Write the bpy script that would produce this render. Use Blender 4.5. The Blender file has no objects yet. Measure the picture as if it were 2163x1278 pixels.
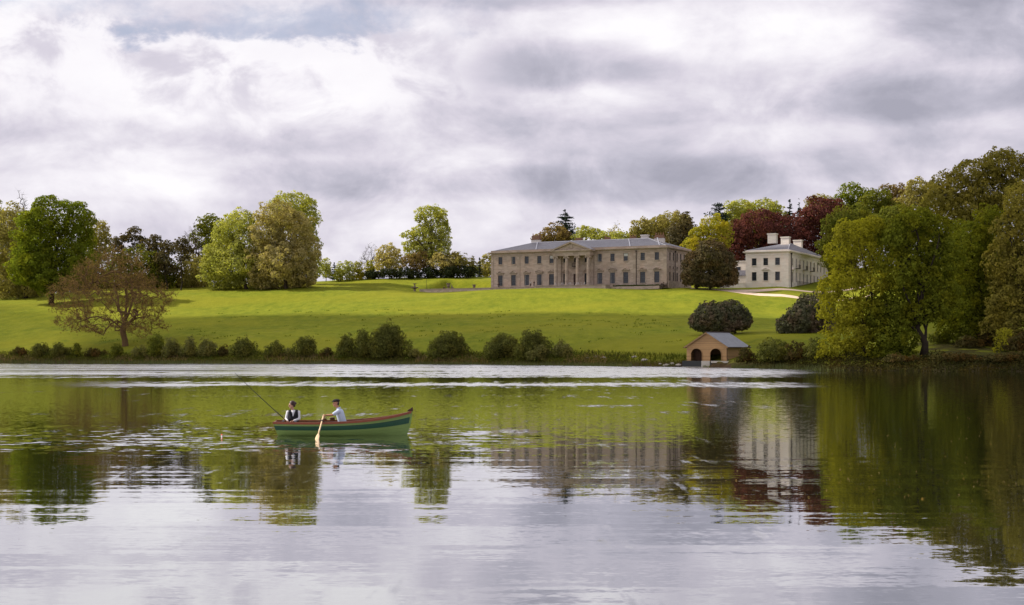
import bpy, math, random
import numpy as np
from mathutils import Vector, Matrix

# ------------------------------------------------------------------ camera, sky, sun, exposure
SC = bpy.context.scene
COL = SC.collection
F = 3000.0            # focal length in photo pixels (photo 2163 px wide)
CX, HY = 1081.5, 736.0
EYE = 3.0             # eye height above the lake

cam_d = bpy.data.cameras.new("camera")
cam = bpy.data.objects.new("camera", cam_d)
COL.objects.link(cam)
cam_d.sensor_width = 36.0
cam_d.lens = 36.0 * F / 2163.0
cam_d.shift_y = (HY - 639.0) / 2163.0
cam_d.clip_start = 0.1
cam_d.clip_end = 20000
cam.location = (0, 0, EYE)
cam.rotation_euler = (math.radians(90), 0, 0)
SC.camera = cam

SUN_EL = math.radians(40)
SUN_H = Vector((-0.975, 0.22, 0)).normalized()
SUN_DIR = Vector((SUN_H.x * math.cos(SUN_EL), SUN_H.y * math.cos(SUN_EL), math.sin(SUN_EL)))
sun_d = bpy.data.lights.new("sun", 'SUN')
sun_d.energy = 5.0
sun_d.angle = math.radians(0.53)
sun_d.color = (1.0, 0.93, 0.80)
sun = bpy.data.objects.new("sun", sun_d)
COL.objects.link(sun)
sun.location = (0, 0, 300)
sun.rotation_euler = (-SUN_DIR).to_track_quat('-Z', 'Y').to_euler()

SC.view_settings.view_transform = 'Standard'
SC.view_settings.look = 'None'
SC.view_settings.gamma = 1.0
SC.view_settings.exposure = 0.35
SC.render.engine = 'CYCLES'
SC.cycles.use_denoising = True
SC.cycles.max_bounces = 6
SC.cycles.diffuse_bounces = 3
SC.cycles.glossy_bounces = 3
SC.cycles.transmission_bounces = 3
SC.cycles.transparent_max_bounces = 6
SC.cycles.sample_clamp_indirect = 6.0


class NT:
    """small helper to write node trees"""
    def __init__(self, tree):
        self.t = tree
        self.n = tree.nodes
        self.l = tree.links
        self.n.clear()

    def new(self, kind, **kw):
        nd = self.n.new(kind)
        for k, v in kw.items():
            setattr(nd, k, v)
        return nd

    def put(self, sock, v):
        if hasattr(v, 'is_output'):
            self.l.new(v, sock)
        elif v is not None:
            sock.default_value = v

    def math(self, op, a, b=None, c=None, clamp=False):
        nd = self.new('ShaderNodeMath', operation=op, use_clamp=clamp)
        self.put(nd.inputs[0], a)
        if b is not None:
            self.put(nd.inputs[1], b)
        if c is not None:
            self.put(nd.inputs[2], c)
        return nd.outputs[0]

    def vmath(self, op, a, b=None, scale=None):
        nd = self.new('ShaderNodeVectorMath', operation=op)
        self.put(nd.inputs[0], a)
        if b is not None:
            self.put(nd.inputs[1], b)
        if scale is not None:
            self.put(nd.inputs['Scale'], scale)
        return nd.outputs['Value'] if op in ('DOT_PRODUCT', 'LENGTH', 'DISTANCE') else nd.outputs[0]

    def noise(self, vec, scale, detail=4, rough=0.5, dist=0.0, out='Fac'):
        nd = self.new('ShaderNodeTexNoise')
        self.put(nd.inputs['Vector'], vec)
        nd.inputs['Scale'].default_value = scale
        nd.inputs['Detail'].default_value = detail
        nd.inputs['Roughness'].default_value = rough
        nd.inputs['Distortion'].default_value = dist
        return nd.outputs[out]

    def mix(self, f, a, b, mode='MIX'):
        nd = self.new('ShaderNodeMix', data_type='RGBA', blend_type=mode)
        self.put(nd.inputs[0], f)
        self.put(nd.inputs[6], a)
        self.put(nd.inputs[7], b)
        return nd.outputs[2]

    def smooth(self, v, lo, hi, a=0.0, b=1.0):
        nd = self.new('ShaderNodeMapRange', interpolation_type='SMOOTHSTEP')
        self.put(nd.inputs[0], v)
        self.put(nd.inputs[1], lo); self.put(nd.inputs[2], hi)
        self.put(nd.inputs[3], a); self.put(nd.inputs[4], b)
        return nd.outputs[0]

    def ramp(self, v, stops):
        nd = self.new('ShaderNodeValToRGB')
        self.put(nd.inputs[0], v)
        el = nd.color_ramp.elements
        while len(el) < len(stops):
            el.new(0.5)
        for e, (p, c) in zip(el, stops):
            e.position = p
            e.color = (c[0], c[1], c[2], 1)
        return nd.outputs[0]

    def mapping(self, vec, loc=(0, 0, 0), rot=(0, 0, 0), scale=(1, 1, 1)):
        nd = self.new('ShaderNodeMapping')
        self.put(nd.inputs[0], vec)
        nd.inputs[1].default_value = loc
        nd.inputs[2].default_value = rot
        nd.inputs[3].default_value = scale
        return nd.outputs[0]


def build_world():
    w = bpy.data.worlds.new("World")
    SC.world = w
    w.use_nodes = True
    T = NT(w.node_tree)
    sky = T.new('ShaderNodeTexSky')
    sky.sky_type = 'NISHITA'
    sky.sun_disc = False
    sky.sun_elevation = SUN_EL
    sky.sun_rotation = math.atan2(SUN_H.x, SUN_H.y)
    d = T.new('ShaderNodeTexCoord').outputs['Generated']
    sep = T.new('ShaderNodeSeparateXYZ')
    T.put(sep.inputs[0], d)
    x, y, z = sep.outputs
    el = T.math('ARCSINE', z)                      # elevation, radians
    az = T.math('ARCTAN2', x, y)                   # azimuth, 0 straight across the lake
    zz = T.math('MAXIMUM', z, 0.0)
    den = T.math('ADD', zz, 0.10)
    comb = T.new('ShaderNodeCombineXYZ')
    T.put(comb.inputs[0], T.math('DIVIDE', x, den))
    T.put(comb.inputs[1], T.math('DIVIDE', y, den))
    comb.inputs[2].default_value = 0.0
    plane = comb.outputs[0]
    # flat layered deck seen at a low angle
    ae = T.new('ShaderNodeCombineXYZ')
    T.put(ae.inputs[0], T.math('MULTIPLY', az, 1.0))
    T.put(ae.inputs[1], T.math('MULTIPLY', el, 2.6))
    T.put(ae.inputs[2], T.math('MULTIPLY', z, 0.5))
    flat = ae.outputs[0]
    ap = T.new('ShaderNodeCombineXYZ')
    T.put(ap.inputs[0], az)
    T.put(ap.inputs[1], T.math('MULTIPLY', el, 1.45))
    T.put(ap.inputs[2], T.math('MULTIPLY', z, 0.5))
    puffy = ap.outputs[0]
    n_band = T.noise(T.mapping(flat, loc=(3.1, 1.37, 0.2), scale=(1, 1.5, 1)), 6.5, 7, 0.5, 0.35)
    n_puff = T.noise(T.mapping(puffy, loc=(7.3, 4.15, 0.9)), 12.0, 11, 0.58, 0.35)
    n_big = T.noise(T.mapping(flat, loc=(1.9, 0.4, 2.2)), 3.1, 4, 0.5, 0.2)
    tow = T.vmath('DOT_PRODUCT', d, tuple(SUN_DIR))          # towards the sun
    tow = T.smooth(tow, -0.3, 0.75)
    lit = T.math('MULTIPLY_ADD', n_puff, 1.35, -0.675)
    lit = T.math('ADD', lit, T.math('MULTIPLY_ADD', n_band, 0.75, -0.375))
    n_edge = T.noise(T.mapping(puffy, loc=(2.3, 9.1, 0.4)), 15.0, 10, 0.6, 0.15)
    lit = T.math('ADD', lit, T.math('MULTIPLY_ADD', n_big, 0.5, -0.25))
    lit = T.math('ADD', lit, T.math('MULTIPLY_ADD', n_edge, 0.60, -0.30))
    lit = T.math('ADD', lit, T.math('MULTIPLY_ADD', tow, 0.30, 0.44))

    def blob(az0, el0, ra, re, amp, pw=1.0):
        a = T.math('DIVIDE', T.math('SUBTRACT', az, math.radians(az0)), math.radians(ra))
        e = T.math('DIVIDE', T.math('SUBTRACT', el, math.radians(el0)), math.radians(re))
        wob = T.math('MULTIPLY_ADD', n_puff, 1.8, -0.9)
        wob2 = T.math('MULTIPLY_ADD', n_big, 1.2, -0.6)
        r2 = T.math('ADD', T.math('MULTIPLY', a, a), T.math('MULTIPLY', e, e))
        r2 = T.math('ADD', T.math('ADD', r2, wob), wob2)
        return T.math('MULTIPLY', T.smooth(r2, 1.7, -0.1), amp)
    # the cloud masses that the photograph shows: a white cumulus bank, grey undersides
    for b in ((1.8, 11.3, 4.2, 0.95, -0.38), (16.5, 9.6, 6.0, 0.85, -0.34),
              (3.5, 6.6, 9.5, 0.8, -0.24), (8.0, 8.3, 6.0, 0.55, 0.20), (7.5, 12.3, 5.5, 1.4, 0.24),
              (-13.0, 8.3, 9.0, 0.7, -0.24), (-4.0, 6.7, 7.0, 0.8, -0.26), (18.5, 13.0, 3.0, 2.0, -0.34),
              (-15.0, 6.3, 6.0, 0.5, 0.12), (0.0, 13.9, 6.0, 0.5, -0.25)):
        lit = T.math('ADD', lit, blob(*b))
    eg = T.math('MULTIPLY', el, 180 / math.pi)
    ag = T.math('MULTIPLY', az, 180 / math.pi)
    edge = T.math('ADD', 12.35, T.math('ADD', T.math('MULTIPLY_ADD', n_edge, 3.6, -1.8), T.math('MULTIPLY_ADD', n_big, 2.4, -1.2)))
    top = T.smooth(T.math('SUBTRACT', eg, edge), 0.28, -0.28)
    low = T.smooth(T.math('ADD', eg, T.math('MULTIPLY_ADD', n_puff, 3.4, -1.7)), 8.6, 10.4)
    side = T.smooth(T.math('ADD', ag, T.math('MULTIPLY_ADD', n_puff, 10, -5)), 1.0, -5.5)
    bank = T.math('MULTIPLY', T.math('MULTIPLY', top, low), side)
    billow = T.noise(T.mapping(puffy, loc=(6.7, 2.2, 1.4)), 17.0, 9, 0.55, 0.4)
    bl = T.math('SUBTRACT', T.math('MULTIPLY_ADD', n_puff, 0.45, 0.72), T.math('MULTIPLY', T.smooth(billow, 0.50, 0.66), 0.42))
    lit = T.math('ADD', T.math('MULTIPLY', lit, T.math('SUBTRACT', 1.0, bank)), T.math('MULTIPLY', bl, bank))
    cloud = T.ramp(lit, [(0.0, (3.7, 3.65, 4.4)), (0.30, (5.05, 4.9, 5.75)), (0.52, (6.5, 6.15, 7.0)), (0.85, (8.6, 8.3, 8.8)), (1.0, (9.3, 9.1, 9.35))])
    hole = T.math('MULTIPLY', T.math('SUBTRACT', 1.0, top), T.math('MULTIPLY', side, T.smooth(T.math('ADD', eg, T.math('MULTIPLY_ADD', n_puff, 3.6, -1.8)), 14.0, 12.9)))
    hi = T.math('MULTIPLY', T.smooth(T.noise(plane, 1.3, 6, 0.55), 0.56, 0.70), T.smooth(el, math.radians(15), math.radians(30)))
    hole = T.math('MAXIMUM', hole, hi, clamp=True)
    blue = T.mix(0.6, sky.outputs[0], (4.7, 5.1, 6.7, 1))
    colr = T.mix(T.math('MULTIPLY', hole, T.smooth(n_edge, 0.60, 0.38, 0.05, 0.62)), cloud, blue)
    bg = T.new('ShaderNodeBackground')
    T.put(bg.inputs[0], colr)
    bg.inputs[1].default_value = 0.085
    out = T.new('ShaderNodeOutputWorld')
    T.l.new(bg.outputs[0], out.inputs[0])


build_world()

# ------------------------------------------------------------------ helpers
RNG = np.random.default_rng(7)


def tag(o, label=None, cat=None, group=None, kind=None):
    if label:
        o['label'] = label
    if cat:
        o['category'] = cat
    if group:
        o['group'] = group
    if kind:
        o['kind'] = kind
    return o


def empty(name, loc, rz=0.0, label=None, cat=None, group=None):
    o = bpy.data.objects.new(name, None)
    o.empty_display_size = 0.3
    COL.objects.link(o)
    o.location = loc
    o.rotation_euler = (0, 0, rz)
    return tag(o, label, cat, group)


def link_mesh(name, me, mat=None, parent=None):
    o = bpy.data.objects.new(name, me)
    COL.objects.link(o)
    if mat is not None and not me.materials:
        me.materials.append(mat)
    if parent is not None:
        o.parent = parent
    return o


def np_mesh(name, verts, faces, smooth=False):
    """verts (N,3); faces (M,k) numpy, every face with k corners"""
    me = bpy.data.meshes.new(name)
    verts = np.asarray(verts, dtype=np.float32)
    faces = np.asarray(faces, dtype=np.int32)
    m, k = faces.shape
    me.vertices.add(len(verts))
    me.vertices.foreach_set('co', verts.ravel())
    me.loops.add(m * k)
    me.loops.foreach_set('vertex_index', faces.ravel())
    me.polygons.add(m)
    me.polygons.foreach_set('loop_start', np.arange(0, m * k, k, dtype=np.int32))
    me.polygons.foreach_set('loop_total', np.full(m, k, dtype=np.int32))
    if smooth:
        me.polygons.foreach_set('use_smooth', np.ones(m, dtype=bool))
    me.update(calc_edges=True)
    return me


class MB:
    """collects shapes into one mesh"""
    def __init__(self):
        self.v, self.f = [], []

    def add(self, vs, fs):
        o = len(self.v)
        self.v += [tuple(p) for p in vs]
        self.f += [tuple(i + o for i in f) for f in fs]
        return self

    def box(self, x0, x1, y0, y1, z0, z1):
        vs = [(x, y, z) for z in (z0, z1) for y in (y0, y1) for x in (x0, x1)]
        return self.add(vs, [(0, 2, 3, 1), (4, 5, 7, 6), (0, 1, 5, 4), (2, 6, 7, 3), (0, 4, 6, 2), (1, 3, 7, 5)])

    def prism(self, poly, y0, y1):
        """poly in (x,z), extruded along y"""
        n = len(poly)
        vs = [(x, y0, z) for x, z in poly] + [(x, y1, z) for x, z in poly]
        fs = [tuple(range(n)), tuple(range(2 * n - 1, n - 1, -1))]
        fs += [(i, i + n, (i + 1) % n + n, (i + 1) % n) for i in range(n)]
        return self.add(vs, fs)

    def tube(self, pts, rad, n=8, cap=True):
        pts = [Vector(p) for p in pts]
        if not hasattr(rad, '__len__'):
            rad = [rad] * len(pts)
        vs, fs = [], []
        ref = None
        for i, p in enumerate(pts):
            a = pts[max(i - 1, 0)]
            b = pts[min(i + 1, len(pts) - 1)]
            t = (b - a)
            t = t.normalized() if t.length > 1e-9 else Vector((0, 0, 1))
            if ref is None:
                ref = Vector((1, 0, 0)) if abs(t.x) < 0.8 else Vector((0, 1, 0))
            u = t.cross(ref).normalized()
            w = t.cross(u).normalized()
            ref = w.cross(t) if False else ref
            for k in range(n):
                an = 2 * math.pi * k / n
                vs.append(p + (u * math.cos(an) + w * math.sin(an)) * rad[i])
        for i in range(len(pts) - 1):
            for k in range(n):
                fs.append((i * n + k, i * n + (k + 1) % n, (i + 1) * n + (k + 1) % n, (i + 1) * n + k))
        if cap:
            fs.append(tuple(range(n - 1, -1, -1)))
            fs.append(tuple(range((len(pts) - 1) * n, len(pts) * n)))
        return self.add(vs, fs)

    def lathe(self, prof, n=16, c=(0, 0, 0)):
        vs, fs = [], []
        for r, z in prof:
            for k in range(n):
                a = 2 * math.pi * k / n
                vs.append((c[0] + r * math.cos(a), c[1] + r * math.sin(a), c[2] + z))
        m = len(prof)
        for i in range(m - 1):
            for k in range(n):
                fs.append((i * n + k, i * n + (k + 1) % n, (i + 1) * n + (k + 1) % n, (i + 1) * n + k))
        fs.append(tuple(range(n - 1, -1, -1)))
        fs.append(tuple(range((m - 1) * n, m * n)))
        return self.add(vs, fs)

    def ball(self, c, r, n=10, m=7, squash=(1, 1, 1), rot=None):
        prof = []
        vs, fs = [], []
        for i in range(m + 1):
            th = math.pi * i / m
            for k in range(n):
                a = 2 * math.pi * k / n
                p = Vector((math.sin(th) * math.cos(a) * squash[0], math.sin(th) * math.sin(a) * squash[1], math.cos(th) * squash[2])) * r
                if rot is not None:
                    p = rot @ p
                vs.append(p + Vector(c))
        for i in range(m):
            for k in range(n):
                fs.append((i * n + k, (i + 1) * n + k, (i + 1) * n + (k + 1) % n, i * n + (k + 1) % n))
        return self.add(vs, fs)

    def capsule(self, p0, r0, p1, r1, n=10):
        p0, p1 = Vector(p0), Vector(p1)
        d = (p1 - p0)
        L = d.length
        d.normalize()
        pts, rad = [], []
        for k in range(4):
            a = math.pi / 2 * (1 - k / 4)
            pts.append(p0 - d * r0 * math.sin(a)); rad.append(max(r0 * math.cos(a), 0.0015))
        for k in range(5):
            t = k / 4
            pts.append(p0.lerp(p1, t)); rad.append(r0 + (r1 - r0) * t)
        for k in range(1, 5):
            a = math.pi / 2 * k / 4
            pts.append(p1 + d * r1 * math.sin(a)); rad.append(max(r1 * math.cos(a), 0.0015))
        return self.tube(pts, rad, n)

    def build(self, name, mat=None, parent=None, smooth=False):
        me = bpy.data.meshes.new(name)
        me.from_pydata(self.v, [], self.f)
        if smooth:
            me.polygons.foreach_set('use_smooth', [True] * len(me.polygons))
        me.update()
        return link_mesh(name, me, mat, parent)


# ------------------------------------------------------------------ materials
MATS = {}


def simple(name, col, rough=0.7, spec=0.3, metal=0.0, var=0.12, scale=3.0, bump=0.0):
    """plain procedural paint / stone / cloth with a little mottling"""
    if name in MATS:
        return MATS[name]
    m = bpy.data.materials.new(name)
    m.use_nodes = True
    T = NT(m.node_tree)
    tc = T.new('ShaderNodeTexCoord').outputs['Object']
    n = T.noise(tc, scale, 5, 0.6)
    k = T.math('MULTIPLY_ADD', n, 2 * var, 1 - var)
    c = T.vmath('SCALE', tuple(col), scale=k)
    b = T.new('ShaderNodeBsdfPrincipled')
    T.put(b.inputs['Base Color'], c)
    b.inputs['Roughness'].default_value = rough
    b.inputs['Specular IOR Level'].default_value = spec
    b.inputs['Metallic'].default_value = metal
    if bump:
        bn = T.new('ShaderNodeBump')
        bn.inputs['Strength'].default_value = bump
        bn.inputs['Distance'].default_value = 0.05
        T.put(bn.inputs['Height'], n)
        T.put(b.inputs['Normal'], bn.outputs[0])
    o = T.new('ShaderNodeOutputMaterial')
    T.l.new(b.outputs[0], o.inputs[0])
    MATS[name] = m
    return m


def stone_mat(name, col, dark, bw=1.0, bh=0.36, mortar=0.012, stain=0.5):
    m = bpy.data.materials.new(name)
    m.use_nodes = True
    T = NT(m.node_tree)
    tc = T.new('ShaderNodeTexCoord').outputs['Object']
    s = T.new('ShaderNodeSeparateXYZ'); T.put(s.inputs[0], tc)
    c = T.new('ShaderNodeCombineXYZ')
    T.put(c.inputs[0], T.math('ADD', s.outputs[0], s.outputs[1])); T.put(c.inputs[1], s.outputs[2])
    br = T.new('ShaderNodeTexBrick')
    T.put(br.inputs['Vector'], c.outputs[0])
    br.inputs['Color1'].default_value = (0, 0, 0, 1); br.inputs['Color2'].default_value = (1, 1, 1, 1)
    br.inputs['Mortar'].default_value = (0.3, 0.3, 0.3, 1)
    br.inputs['Scale'].default_value = 1.0
    br.inputs['Mortar Size'].default_value = mortar
    br.inputs['Brick Width'].default_value = bw
    br.inputs['Row Height'].default_value = bh
    blk = T.smooth(br.outputs['Color'], 0.0, 1.0)
    n1 = T.noise(tc, 0.35, 5, 0.6)
    n2 = T.noise(T.mapping(tc, scale=(1, 1, 3.0)), 1.6, 5, 0.65)
    f = T.math('MULTIPLY_ADD', blk, 0.38, T.math('MULTIPLY', n2, 0.62))
    base = T.mix(T.smooth(f, 0.25, 0.75), tuple(dark) + (1,), tuple(col) + (1,))
    pink = T.mix(T.math('MULTIPLY', T.smooth(n1, 0.45, 0.65), 0.35), base, (col[0] * 1.05, col[1] * 0.9, col[2] * 0.82, 1))
    st = T.smooth(T.noise(T.mapping(tc, loc=(4, 2, 7), scale=(1, 1, 0.35)), 0.9, 6, 0.7), 0.56, 0.76)
    pink = T.mix(T.math('MULTIPLY', st, stain), pink, tuple(x * 0.45 for x in dark) + (1,))
    b = T.new('ShaderNodeBsdfPrincipled')
    T.put(b.inputs['Base Color'], pink)
    b.inputs['Roughness'].default_value = 0.9
    b.inputs['Specular IOR Level'].default_value = 0.2
    bn = T.new('ShaderNodeBump')
    bn.inputs['Strength'].default_value = 0.5; bn.inputs['Distance'].default_value = 0.03
    T.put(bn.inputs['Height'], T.math('MULTIPLY_ADD', br.outputs['Fac'], -0.6, n2))
    T.put(b.inputs['Normal'], bn.outputs[0])
    o = T.new('ShaderNodeOutputMaterial')
    T.l.new(b.outputs[0], o.inputs[0])
    return m


def slate_mat(name, col, axis='xy', bw=0.5, bh=0.3):
    m = bpy.data.materials.new(name)
    m.use_nodes = True
    T = NT(m.node_tree)
    tc = T.new('ShaderNodeTexCoord').outputs['Object']
    s = T.new('ShaderNodeSeparateXYZ'); T.put(s.inputs[0], tc)
    c = T.new('ShaderNodeCombineXYZ')
    T.put(c.inputs[0], s.outputs[0] if axis[0] == 'x' else s.outputs[1])
    T.put(c.inputs[1], s.outputs[2])
    br = T.new('ShaderNodeTexBrick')
    T.put(br.inputs['Vector'], c.outputs[0])
    br.inputs['Color1'].default_value = (0, 0, 0, 1); br.inputs['Color2'].default_value = (1, 1, 1, 1)
    br.inputs['Mortar'].default_value = (0.1, 0.1, 0.1, 1)
    br.inputs['Scale'].default_value = 1.0
    br.inputs['Mortar Size'].default_value = 0.012
    br.inputs['Brick Width'].default_value = bw
    br.inputs['Row Height'].default_value = bh
    n = T.noise(tc, 0.8, 5, 0.6)
    f = T.math('MULTIPLY_ADD', br.outputs['Color'], 0.35, T.math('MULTIPLY', n, 0.65))
    base = T.mix(f, tuple(x * 0.72 for x in col) + (1,), tuple(x * 1.22 for x in col) + (1,))
    b = T.new('ShaderNodeBsdfPrincipled')
    T.put(b.inputs['Base Color'], base)
    b.inputs['Roughness'].default_value = 0.5
    b.inputs['Specular IOR Level'].default_value = 0.45
    bn = T.new('ShaderNodeBump')
    bn.inputs['Strength'].default_value = 0.5; bn.inputs['Distance'].default_value = 0.02
    T.put(bn.inputs['Height'], T.math('MULTIPLY_ADD', br.outputs['Fac'], -1, n))
    T.put(b.inputs['Normal'], bn.outputs[0])
    o = T.new('ShaderNodeOutputMaterial')
    T.l.new(b.outputs[0], o.inputs[0])
    return m


def wood_mat(name, col, plank=0.16, rough=0.65, axis='z'):
    m = bpy.data.materials.new(name)
    m.use_nodes = True
    T = NT(m.node_tree)
    tc = T.new('ShaderNodeTexCoord').outputs['Object']
    s = T.new('ShaderNodeSeparateXYZ'); T.put(s.inputs[0], tc)
    zz = T.math('DIVIDE', s.outputs[2], plank)
    row = T.math('FLOOR', zz)
    fr = T.math('FRACT', zz)
    wn = T.new('ShaderNodeTexWhiteNoise', noise_dimensions='1D')
    T.put(wn.inputs['W'], row)
    g = T.noise(T.mapping(tc, scale=(1.2, 1.2, 14)), 2.0, 5, 0.6)
    f = T.math('MULTIPLY_ADD', wn.outputs['Value'], 0.5, T.math('MULTIPLY', g, 0.5))
    base = T.mix(f, tuple(x * 0.6 for x in col) + (1,), tuple(x * 1.3 for x in col) + (1,))
    gap = T.smooth(fr, 0.0, 0.12, 1.0, 0.0)
    base = T.mix(T.math('MULTIPLY', gap, 0.7), base, tuple(x * 0.25 for x in col) + (1,))
    b = T.new('ShaderNodeBsdfPrincipled')
    T.put(b.inputs['Base Color'], base)
    b.inputs['Roughness'].default_value = rough
    bn = T.new('ShaderNodeBump')
    bn.inputs['Strength'].default_value = 0.6; bn.inputs['Distance'].default_value = 0.02
    T.put(bn.inputs['Height'], T.math('SUBTRACT', T.math('MULTIPLY', g, 0.3), gap))
    T.put(b.inputs['Normal'], bn.outputs[0])
    o = T.new('ShaderNodeOutputMaterial')
    T.l.new(b.outputs[0], o.inputs[0])
    return m


def glass_mat(name='window_glass', col=(0.018, 0.02, 0.024)):
    m = bpy.data.materials.new(name)
    m.use_nodes = True
    T = NT(m.node_tree)
    b = T.new('ShaderNodeBsdfPrincipled')
    tc = T.new('ShaderNodeTexCoord').outputs['Object']
    n = T.noise(tc, 0.7, 3, 0.5)
    T.put(b.inputs['Base Color'], T.vmath('SCALE', tuple(col), scale=T.math('MULTIPLY_ADD', n, 2.4, 0.2)))
    b.inputs['Roughness'].default_value = 0.08
    b.inputs['IOR'].default_value = 1.5
    bn = T.new('ShaderNodeBump')
    bn.inputs['Strength'].default_value = 0.15; bn.inputs['Distance'].default_value = 0.1
    T.put(bn.inputs['Height'], n)
    T.put(b.inputs['Normal'], bn.outputs[0])
    o = T.new('ShaderNodeOutputMaterial')
    T.l.new(b.outputs[0], o.inputs[0])
    return m


def leaf_mat(name, col, var=0.42, trans=0.48, hue=(1.15, 1.0, 0.7), gloss=0.0):
    """foliage: colour differs from leaf to leaf and from bough to bough; light shines through"""
    if name in MATS:
        return MATS[name]
    m = bpy.data.materials.new(name)
    m.use_nodes = True
    T = NT(m.node_tree)
    g = T.new('ShaderNodeNewGeometry')
    tc = T.new('ShaderNodeTexCoord').outputs['Object']
    r = g.outputs['Random Per Island']
    n = T.noise(tc, 0.28, 3, 0.6)
    k = T.math('ADD', T.math('MULTIPLY_ADD', r, 2 * var * 0.7, 1 - var * 0.7), T.math('MULTIPLY_ADD', n, 2 * var * 0.6, -var * 0.6))
    c1 = T.vmath('SCALE', tuple(col), scale=k)
    c2 = T.vmath('MULTIPLY', c1, tuple(hue))
    c = T.mix(T.smooth(n, 0.42, 0.64), c1, c2)
    d = T.new('ShaderNodeBsdfDiffuse'); T.put(d.inputs[0], c)
    t = T.new('ShaderNodeBsdfTranslucent'); T.put(t.inputs[0], T.vmath('MULTIPLY', c, (1.15, 1.2, 0.6)))
    mx = T.new('ShaderNodeMixShader'); mx.inputs[0].default_value = trans
    T.l.new(d.outputs[0], mx.inputs[1]); T.l.new(t.outputs[0], mx.inputs[2])
    sh = mx.outputs[0]
    if gloss:
        gl = T.new('ShaderNodeBsdfGlossy'); gl.inputs['Roughness'].default_value = 0.35
        gl.inputs[0].default_value = (0.9, 0.95, 1, 1)
        m2 = T.new('ShaderNodeMixShader'); m2.inputs[0].default_value = gloss
        T.l.new(sh, m2.inputs[1]); T.l.new(gl.outputs[0], m2.inputs[2])
        sh = m2.outputs[0]
    o = T.new('ShaderNodeOutputMaterial')
    T.l.new(sh, o.inputs[0])
    MATS[name] = m
    return m


def bark_mat(name, col):
    return simple(name, col, 0.95, 0.1, 0, 0.4, 2.5, 0.8)


# ------------------------------------------------------------------ terrain
def zpix(Y, py):
    return EYE + (HY - py) * Y / F


_S = [(-3000, 765), (0, 765), (250, 766.5), (600, 768), (800, 769), (1040, 770.5), (1240, 772.5), (1440, 775.5), (1640, 779), (1750, 782), (2000, 784), (2163, 784.5), (5200, 784.5)]
_su = np.array([s[0] for s in _S], float)
_sy = np.array([EYE * F / (s[1] - HY) for s in _S])


def shore(u):
    return np.interp(u, _su, _sy)


# columns: photo column -> (distance, height of the ground there); ('p', Y, py) pairs are converted
P = lambda Y, py: (Y, zpix(Y, py))
_C = {
    0: [P(316, 752), P(340, 715), P(375, 672), P(410, 640), P(450, 625), (520, 21), (1500, 22)],
    250: [P(302, 752), P(318, 730), P(350, 690), P(385, 655), P(420, 618), P(450, 610), (520, 22), (1500, 22)],
    600: [P(287, 752), P(305, 720), P(345, 680), P(375, 657), P(408, 622), P(425, 610), P(445, 600), (470, 24.8), (520, 23), (1500, 15)],
    800: [P(279, 754), P(300, 718), P(340, 678), P(368, 656), P(402, 618), P(430, 602), P(455, 586), (475, 25.6), (520, 23), (1500, 15)],
    910: [P(273, 755), P(295, 715), P(333, 678), P(362, 656), P(396, 617.5), (412, 19.2), (424, 20.0), P(455, 584), (475, 25.8), (520, 23.5), (1500, 15)],
    1040: [P(267, 755), P(290, 712), P(325, 678), P(355, 657), P(384, 617), (392, 19.3), (412, 19.8), (432, 22), P(455, 583), (480, 26), (520, 24), (1500, 15)],
    1240: [P(252, 756), P(275, 708), P(310, 680), P(345, 659), P(374, 617), (384, 19.3), (420, 19.9), (470, 24), (520, 26), (1500, 25)],
    1440: [P(233, 760), P(245, 742), P(262, 712), P(300, 684), P(338, 660), P(368, 616), (382, 19.4), (430, 20.8), (500, 27), (1500, 30)],
    1640: [P(215, 762), P(235, 735), P(260, 705), P(300, 685), P(332, 664), P(360, 632), P(380, 611), (390, 19.9), (430, 23), (500, 30), (1500, 40)],
    1750: [P(201, 764), P(222, 740), P(250, 710), P(300, 684), P(340, 655), P(372, 625), (395, 20.5), (440, 25), (500, 31), (1500, 45)],
    2000: [P(193, 762), P(210, 742), P(235, 705), P(280, 650), (340, 19), (420, 27), (500, 33), (1500, 50)],
    2163: [P(191, 763), P(208, 745), P(235, 705), P(280, 640), (340, 21), (420, 30), (500, 36), (1500, 55)],
}
_C[-3000] = _C[0]
_C[5200] = _C[2163]
_cu = np.array(sorted(_C), float)
_D = np.concatenate([np.arange(-80, 0, 2.0), np.arange(0, 300, 1.0), np.arange(300, 1500, 10.0)])
_tab = []
for u_ in sorted(_C):
    s0 = float(shore(u_))
    ys = np.array([s0 - 80, s0 - 12, s0 - 2, s0] + [p[0] for p in _C[u_]])
    zs = np.array([-5, -1.6, -0.25, 0] + [p[1] for p in _C[u_]])
    prof = np.interp(_D + s0, ys, zs)
    k = np.exp(-0.5 * (np.arange(-12, 13) / 3.5) ** 2); k /= k.sum()
    pad = np.pad(prof, 12, mode='edge')
    sm = np.convolve(pad, k, mode='valid')
    w = np.clip((_D - 3) / 10, 0, 1)
    near = _D < 300
    prof[near] = (prof * (1 - w) + sm * w)[near]
    _tab.append(prof)
_tab = np.array(_tab)

HOUSE_A = math.atan2(-24.0, 48.1)        # facade direction
HO = Vector((-6.0, 411.0, 20.2))         # left front corner of the main house
HX = Vector((math.cos(HOUSE_A), math.sin(HOUSE_A), 0))
HYV = Vector((-math.sin(HOUSE_A), math.cos(HOUSE_A), 0))


BHO = ((1450.5 - CX) * 228.5 / F, 228.5)
BHC = (math.cos(math.radians(33)), math.sin(math.radians(33)))


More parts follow.
